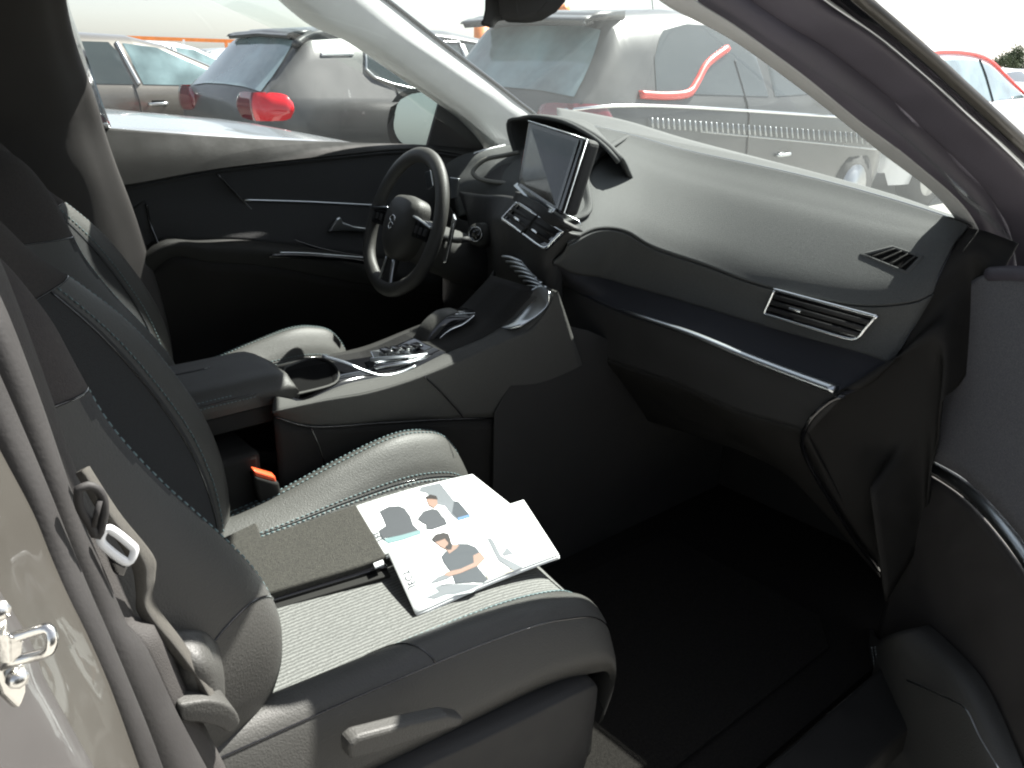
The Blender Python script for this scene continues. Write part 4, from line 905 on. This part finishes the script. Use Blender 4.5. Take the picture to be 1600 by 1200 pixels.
class Car:
    """a car in its own frame: x from tail (0) to nose, y=0 the side towards us, z from the ground"""
    def __init__(s,label,x0,ynear,W,top,belt,paint,name='parked_car',group='cars parked around',L=None,rot=0):
        s.e=empty(name,(x0,ynear,GZ));tag(s.e,label,'car',group)
        s.x0,s.y0,s.W,s.top,s.belt=x0,ynear,W,top,belt;s.L=top[-1][0];s.paint=paint;s.body()
    def hw(s,x):
        L=s.L;t=x/L;return s.W/2*(1-.16*max(0,(.12-t)/.12)**2.2-.22*max(0,(t-.86)/.14)**2)
    def zb(s,x):return min(zat(s.belt,x),zat(s.top,x)-.03)
    def sec(s,x):
        w=s.hw(x);zt=zat(s.top,x);zb=s.zb(x);tm=.42*(zt-zb);zl=.24+(.12 if x<.1 or x>s.L-.1 else 0)
        return [(w*.93,zl),(w*.985,.42),(w*1.0,min(.66,zb-.1)),(w*.992,zb-.10),(w*.965,zb-.015),(w*.955,zb),(w*.955-tm*.55,zb+(zt-zb)*.55),(w*.955-tm,zt-.055 if zt-zb>.12 else zt-.02),(max(.1,w*.955-tm-.10),zt-.012),(w*.45,zt+.012),(0,zt+.018)]
    def w3(s,x,y,z):return np.array((s.x0+x,s.y0+s.W/2+y,GZ+z))
    def side(s,x,z,sg=-1,off=0.):
        pr=s.sec(x)
        ys=np.interp(z,[p[1] for p in pr[:8]],[p[0] for p in pr[:8]]);return s.w3(x,sg*(ys+off),z)
    def body(s):
        # resample smooth stations
        xs=sorted(set([round(v,3) for v in np.linspace(0,s.L,70)]+[t[0] for t in s.top]))
        V=[];n=None
        for x in xs:
            pr=s.sec(x);ring=[(-y,z) for y,z in pr]+[(y,z) for y,z in pr[::-1][1:]]
            n=len(ring);V+=[s.w3(x,y,z) for y,z in ring]
        Fc=[(j*n+i,j*n+i+1,(j+1)*n+i+1,(j+1)*n+i) for j in range(len(xs)-1) for i in range(n-1)]
        Fc+=[tuple(range(n))[::-1],tuple((len(xs)-1)*n+i for i in range(n))]
        s.b=obj('body',V,Fc,s.paint,s.e)
        for wx in (.72,s.L-.78):
            for sg in (-1,1):
                y=sg*(s.W/2*.985-.09);c=s.w3(wx,y,.32)
                w=tube('wheel',[c-np.array((0,.1,0)),c+np.array((0,.1,0))],.32,'tyre',s.e,28)
                tube('rim',[c+np.array((0,sg*.085,0)),c+np.array((0,sg*.108,0))],.21,'alloy',w if False else s.e,20)
    def glasspoly(s,name,pts,m='carglass',sg=-1,off=.004,trim=None,tr=.012,parent=None):
        P2=[np.array((*p,0.)) for p in pts];loop=[]
        for a,b in zip(P2,P2[1:]+P2[:1]):
            for k in range(6):loop.append(a*(1-k/6)+b*k/6)
        # fan grid between upper and lower chains is avoided: sample columns
        xs=np.linspace(min(p[0] for p in loop)+.001,max(p[0] for p in loop)-.001,24);V=[];Fc=[]
        cols=[]
        for x in xs:
            zs=[]
            for a,b in zip(P2,P2[1:]+P2[:1]):
                if (a[0]-x)*(b[0]-x)<=0 and abs(a[0]-b[0])>1e-6:zs.append(a[1]+(b[1]-a[1])*(x-a[0])/(b[0]-a[0]))
            cols.append((min(zs),max(zs)))
        for x,(z0,z1) in zip(xs,cols):
            for k in range(6):V.append(s.side(x,z0+(z1-z0)*k/5,sg,off))
        Fc=[(j*6+k,j*6+k+1,(j+1)*6+k+1,(j+1)*6+k) for j in range(len(xs)-1) for k in range(5)]
        o=obj(name,V,Fc,m,parent or s.e)
        if trim:tube('window_trim',[s.side(p[0],p[1],sg,off+.002) for p in loop],tr,trim,s.e,6,True)
        return o
    def screen(s,name,x0,x1,m='carglass',f0=.86,f1=.86,off=.006):
        V=[];nx,ny=12,15
        for i in range(nx):
            x=x0+(x1-x0)*i/(nx-1);pr=s.sec(x);w=pr[8][0]*(f0+(f1-f0)*i/(nx-1))+.06
            for j in range(ny):
                t=-1+2*j/(ny-1);y=t*w;z=np.interp(abs(y),[p[0] for p in pr[::-1][:4]],[p[1] for p in pr[::-1][:4]])
                V.append(s.w3(x-(.004 if x<s.L/2 else -.004),y,z+off))
        return obj(name,V,[(i*ny+j,i*ny+j+1,(i+1)*ny+j+1,(i+1)*ny+j) for i in range(nx-1) for j in range(ny-1)],m,s.e)
    def line(s,name,pts,r,m,off=.002,sg=-1,n=40):
        c=curve([np.array((*p,0.)) for p in pts],n);return tube(name,[s.side(p[0],p[1],sg,off) for p in c],r,m,s.e,6)
    def handle(s,x,z,sg=-1,m=None):
        a=s.side(x,z,sg,.012)
        slabp=[s.side(x-.05,z+.03,sg,.001),s.side(x+.07,z+.03,sg,.001),s.side(x+.08,z-.02,sg,.001),s.side(x-.05,z-.02,sg,.001)]
        slab('handle_recess',slabp,(0,sg*.001,0),'gloss',s.e,0)
        tube('door_handle',curve([s.side(x-.08,z,sg,.004),s.side(x-.06,z,sg,.03),s.side(x+.06,z+.004,sg,.032),s.side(x+.09,z+.004,sg,.004)],14),(lambda t:(.011,.013)),m or s.paint,s.e,10)
    def mirror(s,x,z,sg=-1,m='gloss'):
        a=s.side(x,z,sg,.0);mb=MB()
        pts=curve([a,a+np.array((-.01,sg*.10,.03)),a+np.array((-.02,sg*.22,.05))],8)
        mb.tube(pts,lambda t:(.03+.055*min(1,t*2),.03+.04*min(1,t*2)),12);mb.obj('side_mirror',m,s.e,sub=1)
    def antenna(s,x):
        z=zat(s.top,x)+.01
        tube('antenna',[s.w3(x,0,z),s.w3(x-.02,0,z+.03),s.w3(x-.10,0,z+.28)],(lambda t:.004+.02*max(0,.25-t)),'gloss',s.e,8)
# ---- grey crossover seen three-quarter rear, beyond the driver's door
topA=[(0,.60),(.04,.92),(.10,1.02),(.30,1.22),(.50,1.43),(.56,1.47),(1.2,1.52),(2.0,1.51),(2.55,1.44),(3.15,1.06),(3.6,.98),(3.9,.86),(4.0,.62)]
beltA=[(0,1.0),(1.0,.99),(2.5,.95),(3.2,.92),(4.0,.8)]
c1_=Car('grey crossover with a red tail lamp and dark roof, beyond the driver window',2.72,4.75,1.74,topA,beltA,'paint_grey')
c1_.screen('rear_window',.12,.47,'carglass2',.95,.9)
c1_.glasspoly('quarter_window',[(.98,1.20),(1.02,1.34),(1.15,1.39),(1.26,1.405),(1.42,1.05),(1.2,1.09),(1.04,1.14)],'carglass',trim='alloy',tr=.012)
c1_.glasspoly('rear_door_window',[(1.30,1.41),(2.00,1.43),(2.05,1.01),(1.46,1.04)],'carglass',trim='alloy')
c1_.glasspoly('front_door_window',[(2.06,1.43),(2.5,1.37),(2.95,1.05),(2.10,1.01)],'carglass')
c1_.line('door_gap',[(1.22,1.09),(1.24,.95),(1.30,.6),(1.32,.4)],.006,'gloss')
c1_.line('door_gap',[(2.06,1.0),(2.08,.7),(2.08,.35)],.006,'gloss')
c1_.handle(1.62,.86);c1_.handle(2.6,.84);c1_.mirror(2.86,1.0);c1_.antenna(1.15)
c1_.line('roof_trim',[(.42,1.36),(.7,1.455),(1.5,1.475),(2.4,1.40)],.03,'paint_dark',-.02)
c1_.line('pillar_badge',[(.62,1.30),(.90,1.31)],.015,'whitep',.0)
# spoiler
Surf([[c1_.w3(.46,y,1.46-.03*abs(y)) for y in np.linspace(-.56,.56,7)],[c1_.w3(.41,y,1.44-.03*abs(y)) for y in np.linspace(-.56,.56,7)],[c1_.w3(.60,y,1.46-.03*abs(y)) for y in np.linspace(-.60,.60,7)]],16).mesh('spoiler','paint_dark',c1_.e,nv=5,solid=.03)
def taillight(c,sg=-1,z=.86,w=.34):
    ys=c.hw(.05)
    V=[]
    def p(u,v,o):  # u runs round the corner from the tail to the side
        if u<.5:
            t=u/.5;return c.w3(.035-o*1.,sg*(ys-.34*(1-t)),z+v)
        t=(u-.5)/.5;q=c.side(.05+.24*t,z+v,sg,o);return q
    nu,nv=16,8;sizes=[]
    for i in range(nu):
        u=i/(nu-1);hh=.072*(1-abs(2*u-1)**5)**.5+.028
        for j in range(nv):
            v=-1+2*j/(nv-1);V.append(p(u,v*hh,.022*(1-v*v)*(1 if .02<u<.98 else .2)+.004))
    Fc=[(i*nv+j,i*nv+j+1,(i+1)*nv+j+1,(i+1)*nv+j) for i in range(nu-1) for j in range(nv-1)]
    mi=[1 if i<7 else 0 for i in range(nu-1) for j in range(nv-1)]
    obj('tail_light',V,Fc,['redlens','reddark'],c.e,mi=mi)
taillight(c1_,-1,.93);taillight(c1_,1,.93)
# ---- dark crossover seen through the windscreen
topB=[(0,.66),(.04,.98),(.10,1.08),(.34,1.36),(.48,1.55),(.56,1.60),(1.2,1.64),(2.1,1.63),(2.65,1.54),(3.3,1.14),(3.7,1.06),(4.05,.92),(4.15,.66)]
beltB=[(0,1.05),(1.2,1.07),(2.6,1.04),(3.3,1.0),(4.15,.85)]
c2_=Car('dark grey crossover with red window trim and ribbed side strip, seen through the windscreen',3.7,2.42,1.78,topB,beltB,'paint_dark')
c2_.screen('rear_window',.12,.44,'carglass2',.95,.9)
c2_.glasspoly('rear_door_window',[(.72,1.12),(.74,1.30),(.92,1.50),(1.2,1.555),(1.9,1.555),(1.98,1.09)],'carglass')
c2_.glasspoly('front_door_window',[(2.02,1.53),(2.6,1.46),(3.12,1.12),(2.06,1.09)],'carglass')
def on(px,py):  # a place on this car's near flank
    p=P(px,py,y=2.45);return (p[0]-3.7,p[2]-GZ)
def flank(c,name,l,r,m,off=.004):
    c.line(name,[on(*q_) for q_ in l],r,m,off)
flank(c2_,'window_trim_red',[(1005,148),(1045,150),(1080,146),(1098,130),(1125,100),(1165,76)],.028,'redtrim',.006)
flank(c2_,'belt_moulding',[(905,175),(960,166),(1040,166),(1150,172),(1300,182),(1420,190)],.012,'chrome',.008)
flank(c2_,'door_gap',[(1170,95),(1168,150),(1164,205),(1160,250)],.007,'gloss')
flank(c2_,'body_crease',[(1090,205),(1160,212),(1300,226),(1420,240)],.008,'paint_silver',.0)
mb=MB()
for k in range(44):
    px=1018+k*8.4;a=P(px,184+.075*(px-1018),y=2.41);b=P(px+2,200+.075*(px-1018),y=2.40);mb.tube([a,b],.009,6)
mb.obj('ribbed_strip','paint_silver',c2_.e)
x_,z_=on(1216,241);c2_.handle(x_,z_,m='satin');c2_.antenna(1.6);c2_.mirror(3.05,1.12)
Surf([[c2_.w3(.30,y,1.585-.03*abs(y)) for y in np.linspace(-.62,.62,7)],[c2_.w3(.22,y,1.545-.03*abs(y)) for y in np.linspace(-.62,.62,7)],[c2_.w3(.60,y,1.575-.03*abs(y)) for y in np.linspace(-.62,.62,7)]],16).mesh('spoiler','paint_dark',c2_.e,nv=5,solid=.05)
M['redlens']=M['reddark'];taillight(c2_,-1,.96);taillight(c2_,1,.96)
# ---- silver neighbour: bonnet beyond the driver's door
topC=[(0,.6),(.05,.95),(.25,1.15),(.7,1.42),(1.4,1.46),(2.2,1.42),(2.95,1.02),(3.3,.995),(3.9,.93),(4.4,.83),(4.62,.55)]
beltC=[(0,.9),(2.8,.93),(4.2,.8)]
c3_=Car('silver car whose sunlit bonnet shows just beyond the driver door',-1.93,2.35,1.76,topC,beltC,'paint_silver')
c3_.screen('windscreen',2.30,2.93,'carglass',.95,1.)
c3_.glasspoly('front_door_window',[(1.5,1.36),(2.1,1.34),(2.7,.98),(1.52,.97)],'carglass')
c3_.glasspoly('rear_door_window',[(.55,1.25),(.8,1.36),(1.45,1.38),(1.45,.97),(.6,1.0)],'carglass',trim='redtrim',tr=.03)
slab('wiper_scuttle',[c3_.w3(2.86,.80,1.035),c3_.w3(3.02,.76,1.03),c3_.w3(3.10,.5,1.026),c3_.w3(3.06,.0,1.03),c3_.w3(2.9,.0,1.05)],(0,0,.004),'gloss',c3_.e,.001)
tube('wiper',[c3_.w3(2.98,.70,1.05),c3_.w3(2.92,.5,1.07),c3_.w3(2.8,.1,1.13)],.01,'steel',c3_.e)
# ---- warm grey hatchbacks farther back
topD=[(0,.6),(.05,.9),(.3,1.15),(.7,1.36),(1.6,1.43),(2.1,1.415),(2.4,1.35),(3.25,1.0),(3.7,.93),(4.1,.8),(4.25,.6)]
beltD=[(0,.95),(1.0,.99),(3.0,.96),(4.2,.8)]
for lab,x0,yn,pt,g2 in (('warm grey hatchback with black door mirror, left of the crossover\'s tail',.65,7.2,'paint_beige','carglass2'),('pale hatchback partly hidden behind the warm grey one',3.3,13.2,'paint_white','carglass2')):
    c=Car(lab,x0,yn,1.78,topD,beltD,pt)
    c.glasspoly('rear_door_window',[(.62,1.20),(.80,1.30),(1.5,1.36),(1.92,1.36),(2.0,1.0),(.7,1.02)],'carglass')
    c.glasspoly('front_door_window',[(2.0,1.355),(2.3,1.325),(2.75,1.13),(3.0,.985),(2.08,1.0)],g2)
    c.screen('windscreen',2.42,3.2,'carglass2',.95,1.)
    c.line('door_gap',[(2.0,1.0),(2.02,.8),(2.02,.4)],.006,'gloss');c.handle(2.18,.83,m='satin');c.handle(1.1,.84,m='satin');c.mirror(2.88,1.02)
    c.line('window_trim',[(1.95,1.36),(1.99,1.2),(2.05,1.0)],.018,'alloy')
# ---- car with red roof trim at the right
topE=[(0,.66),(.04,.98),(.34,1.36),(.56,1.52),(1.2,1.55),(1.8,1.54),(2.2,1.48),(3.2,1.05),(3.7,.97),(4.05,.85),(4.15,.66)]
c6_=Car('pale car with a red roof stripe, at the right beyond the open door pillar',8.1,2.53,1.78,topE,beltA,'paint_white')
c6_.glasspoly('side_window',[(.8,1.12),(.9,1.40),(1.7,1.42),(2.15,1.37),(2.5,1.24),(2.95,1.04),(1.5,1.0)],'carglass2')
c6_.line('roof_stripe_red',[(.5,1.42),(1.0,1.475),(1.7,1.475),(2.2,1.41),(2.7,1.20),(3.2,.99)],.022,'redtrim',.0)
c6_.line('window_pillar',[(1.9,1.42),(2.0,1.0)],.015,'gloss')
c6_.mirror(3.0,1.04)
vn=[(0,.7),(.05,1.2),(.12,1.9),(.3,2.05),(3.0,2.08),(3.5,1.98),(4.1,1.25),(4.7,1.1),(4.9,.9),(5.0,.7)]
c7_=Car('added tall dark van, out of view, blocking skylight on the open-door side of the foreground car',-1.9,-4.6,1.95,vn,[(0,1.15),(5,1.0)],'paint_dark',name='added_shade_van')  # invented and unseen, added to cut skylight on the shaded side
for sg in (1,-1):
    c7_.glasspoly('added_van_window',[(3.0,1.18),(3.05,1.85),(3.5,1.82),(4.0,1.25)],'carglass',sg);c7_.line('door_gap',[(2.9,1.9),(2.9,1.1),(2.9,.4)],.006,'gloss',sg=sg)
c7_.screen('windscreen',3.55,4.1,'carglass')  # windscreen of the added, unseen van
# more distant rows
k=0
for px,dist,pt in ((455,26,'paint_white'),(520,26,'paint_dark'),(400,34,'paint_silver'),(900,30,'paint_silver'),(1560,36,'paint_white'),(1590,42,'paint_silver'),(785,13,'paint_silver')):
    b=P(px,300,z=GZ);v=nrm((b-CAM)*np.array((1,1,0)));p=CAM+v*dist
    labs=['white car in a distant row left of the pillar','dark car in a distant row behind the crossover','silver car in the far row by the orange rail','silver car far behind the dark crossover','white car far off at the right edge','silver car farthest off at the right edge','silver car just left of the dark crossover, through the windscreen']
    c=Car(labs[k],p[0]-2,p[1],1.76,topD,beltD,pt,group='cars in the distant rows')
    c.glasspoly('side_window',[(.62,1.20),(.80,1.30),(1.92,1.36),(2.3,1.325),(2.75,1.13),(3.0,.985),(.7,1.02)],'carglass');c.screen('windscreen',2.42,3.2,'carglass2',.95,1.)
    k+=1
# orange rail fence far off
rf=empty('rail_fence',(20,58,GZ));tag(rf,'long orange rail fence on the horizon behind the parked cars','fence')
mb=MB();mb.box((22,58,GZ+2.0),(60,.12,.22)).obj('rail','orangep',rf,smooth=False)
MB().box((22,58,GZ+.9),(60,.05,.06)).obj('rail','orangep',rf,smooth=False)
for k in range(21):MB().box((-7+k*2.9,58,GZ+1.),(.16,.16,2.0)).obj('post','orangep' if k%2 else 'paint_white',rf,smooth=False)
# orange lifting frame behind the windscreen
gn=empty('lifting_gantry',(16,16,GZ));tag(gn,'orange steel lifting gantry far off, below the interior mirror','gantry')
def far(px,py,d):
    v=fw+rt2*(px-800)/F-up2*(py-600)/F;return CAM+v/np.linalg.norm(v[:2])*d
for px in (783,818):
    b=far(px,88,26);tube('leg',[np.array((b[0],b[1],GZ)),b,far(px,-40,26)],.10,'paint_dark',gn)
tube('cross_beam',[far(783,55,26),far(818,56,26)],.09,'paint_dark',gn)
tube('cross_beam',[far(783,78,26.1),far(818,80,26.1)],.10,'orangep',gn)
tube('boom',[far(822,62,25.9),far(850,38,25.5),far(886,12,25)],.13,'orangep',gn)
tube('mast',[np.array((*far(752,60,27)[:2],GZ)),far(752,40,27)],.22,'orangep',gn)
mb=MB()
for k in range(5):mb.tube([far(790+5*k,70,26.2),far(793+5*k,86,26.2)],.05,6)
mb.obj('brace','orangep',gn)
# tree on the horizon
tb=far(1577,112,70);tr=empty('tree',(tb[0],tb[1],GZ));tag(tr,'small round tree on the horizon at the right edge','tree')
tube('trunk',[np.array((tb[0],tb[1],GZ)),np.array((tb[0]+.05,tb[1],GZ+.8)),np.array((tb[0]-.1,tb[1]+.1,GZ+1.7))],(lambda t:.14*(1-.6*t)),'bark',tr)
V=[];Fc=[];rnd=random.Random(3)
cl=[(rnd.gauss(0,.55),rnd.gauss(0,.55),rnd.gauss(0,.35)) for _ in range(22)]
for _ in range(2600):
    cx,cy,cz=rnd.choice(cl);p=np.array((tb[0]+cx+rnd.gauss(0,.2),tb[1]+cy+rnd.gauss(0,.2),GZ+2.1+cz+rnd.gauss(0,.18)))
    a=nrm([rnd.gauss(0,1) for _ in range(3)]);b=nrm(np.cross(a,[rnd.gauss(0,1) for _ in range(3)]));k=len(V);r=.06
    V+=[p-a*r-b*r*.6,p+a*r-b*r*.6,p+a*r+b*r*.6,p-a*r+b*r*.6];Fc.append((k,k+1,k+2,k+3))
obj('crown',V,Fc,'leaf',tr,smooth=False)
g=obj('ground',[(-400,-400,GZ),(400,-400,GZ),(400,400,GZ),(-400,400,GZ)],[(0,1,2,3)],'ground',None,smooth=False);tag(g,kind='structure')
# ================================================================ light, camera
w=bpy.data.worlds.new('World');S.world=w;w.use_nodes=True
sky=w.node_tree.nodes.new('ShaderNodeTexSky');sky.sky_type='NISHITA';sky.sun_disc=False
sun=nrm((.78,.02,1.))
sky.sun_elevation=math.asin(sun[2]);sky.sun_rotation=math.atan2(sun[0],sun[1]);sky.dust_density=1.;sky.ozone_density=1.5;sky.air_density=1.
bg=w.node_tree.nodes['Background'];bg.inputs['Strength'].default_value=.052
hs=w.node_tree.nodes.new('ShaderNodeHueSaturation');hs.inputs['Saturation'].default_value=.4   # hazy white summer sky
w.node_tree.links.new(sky.outputs[0],hs.inputs['Color']);w.node_tree.links.new(hs.outputs[0],bg.inputs['Color'])
ld=bpy.data.lights.new('sun','SUN');ld.energy=5;ld.angle=R(.5);ld.color=(1,.97,.91)
lo_=bpy.data.objects.new('sun',ld);COL.objects.link(lo_);lo_.rotation_euler=Vector(sun).to_track_quat('Z','Y').to_euler()
cd=bpy.data.cameras.new('camera');cd.sensor_width=36;cd.lens=36*F/1600;cd.clip_start=.02;cd.clip_end=2000
co=bpy.data.objects.new('camera',cd);COL.objects.link(co)
from mathutils import Matrix
mm_=Matrix(((rt2[0],up2[0],-fw[0],CAM[0]),(rt2[1],up2[1],-fw[1],CAM[1]),(rt2[2],up2[2],-fw[2],CAM[2]),(0,0,0,1)))
co.matrix_world=mm_;S.camera=co
S.render.engine='CYCLES'
S.view_settings.view_transform='Standard';S.view_settings.look='None';S.view_settings.exposure=2.0;S.view_settings.gamma=1
S.cycles.filter_width=2.1;S.cycles.max_bounces=8;S.cycles.transparent_max_bounces=16
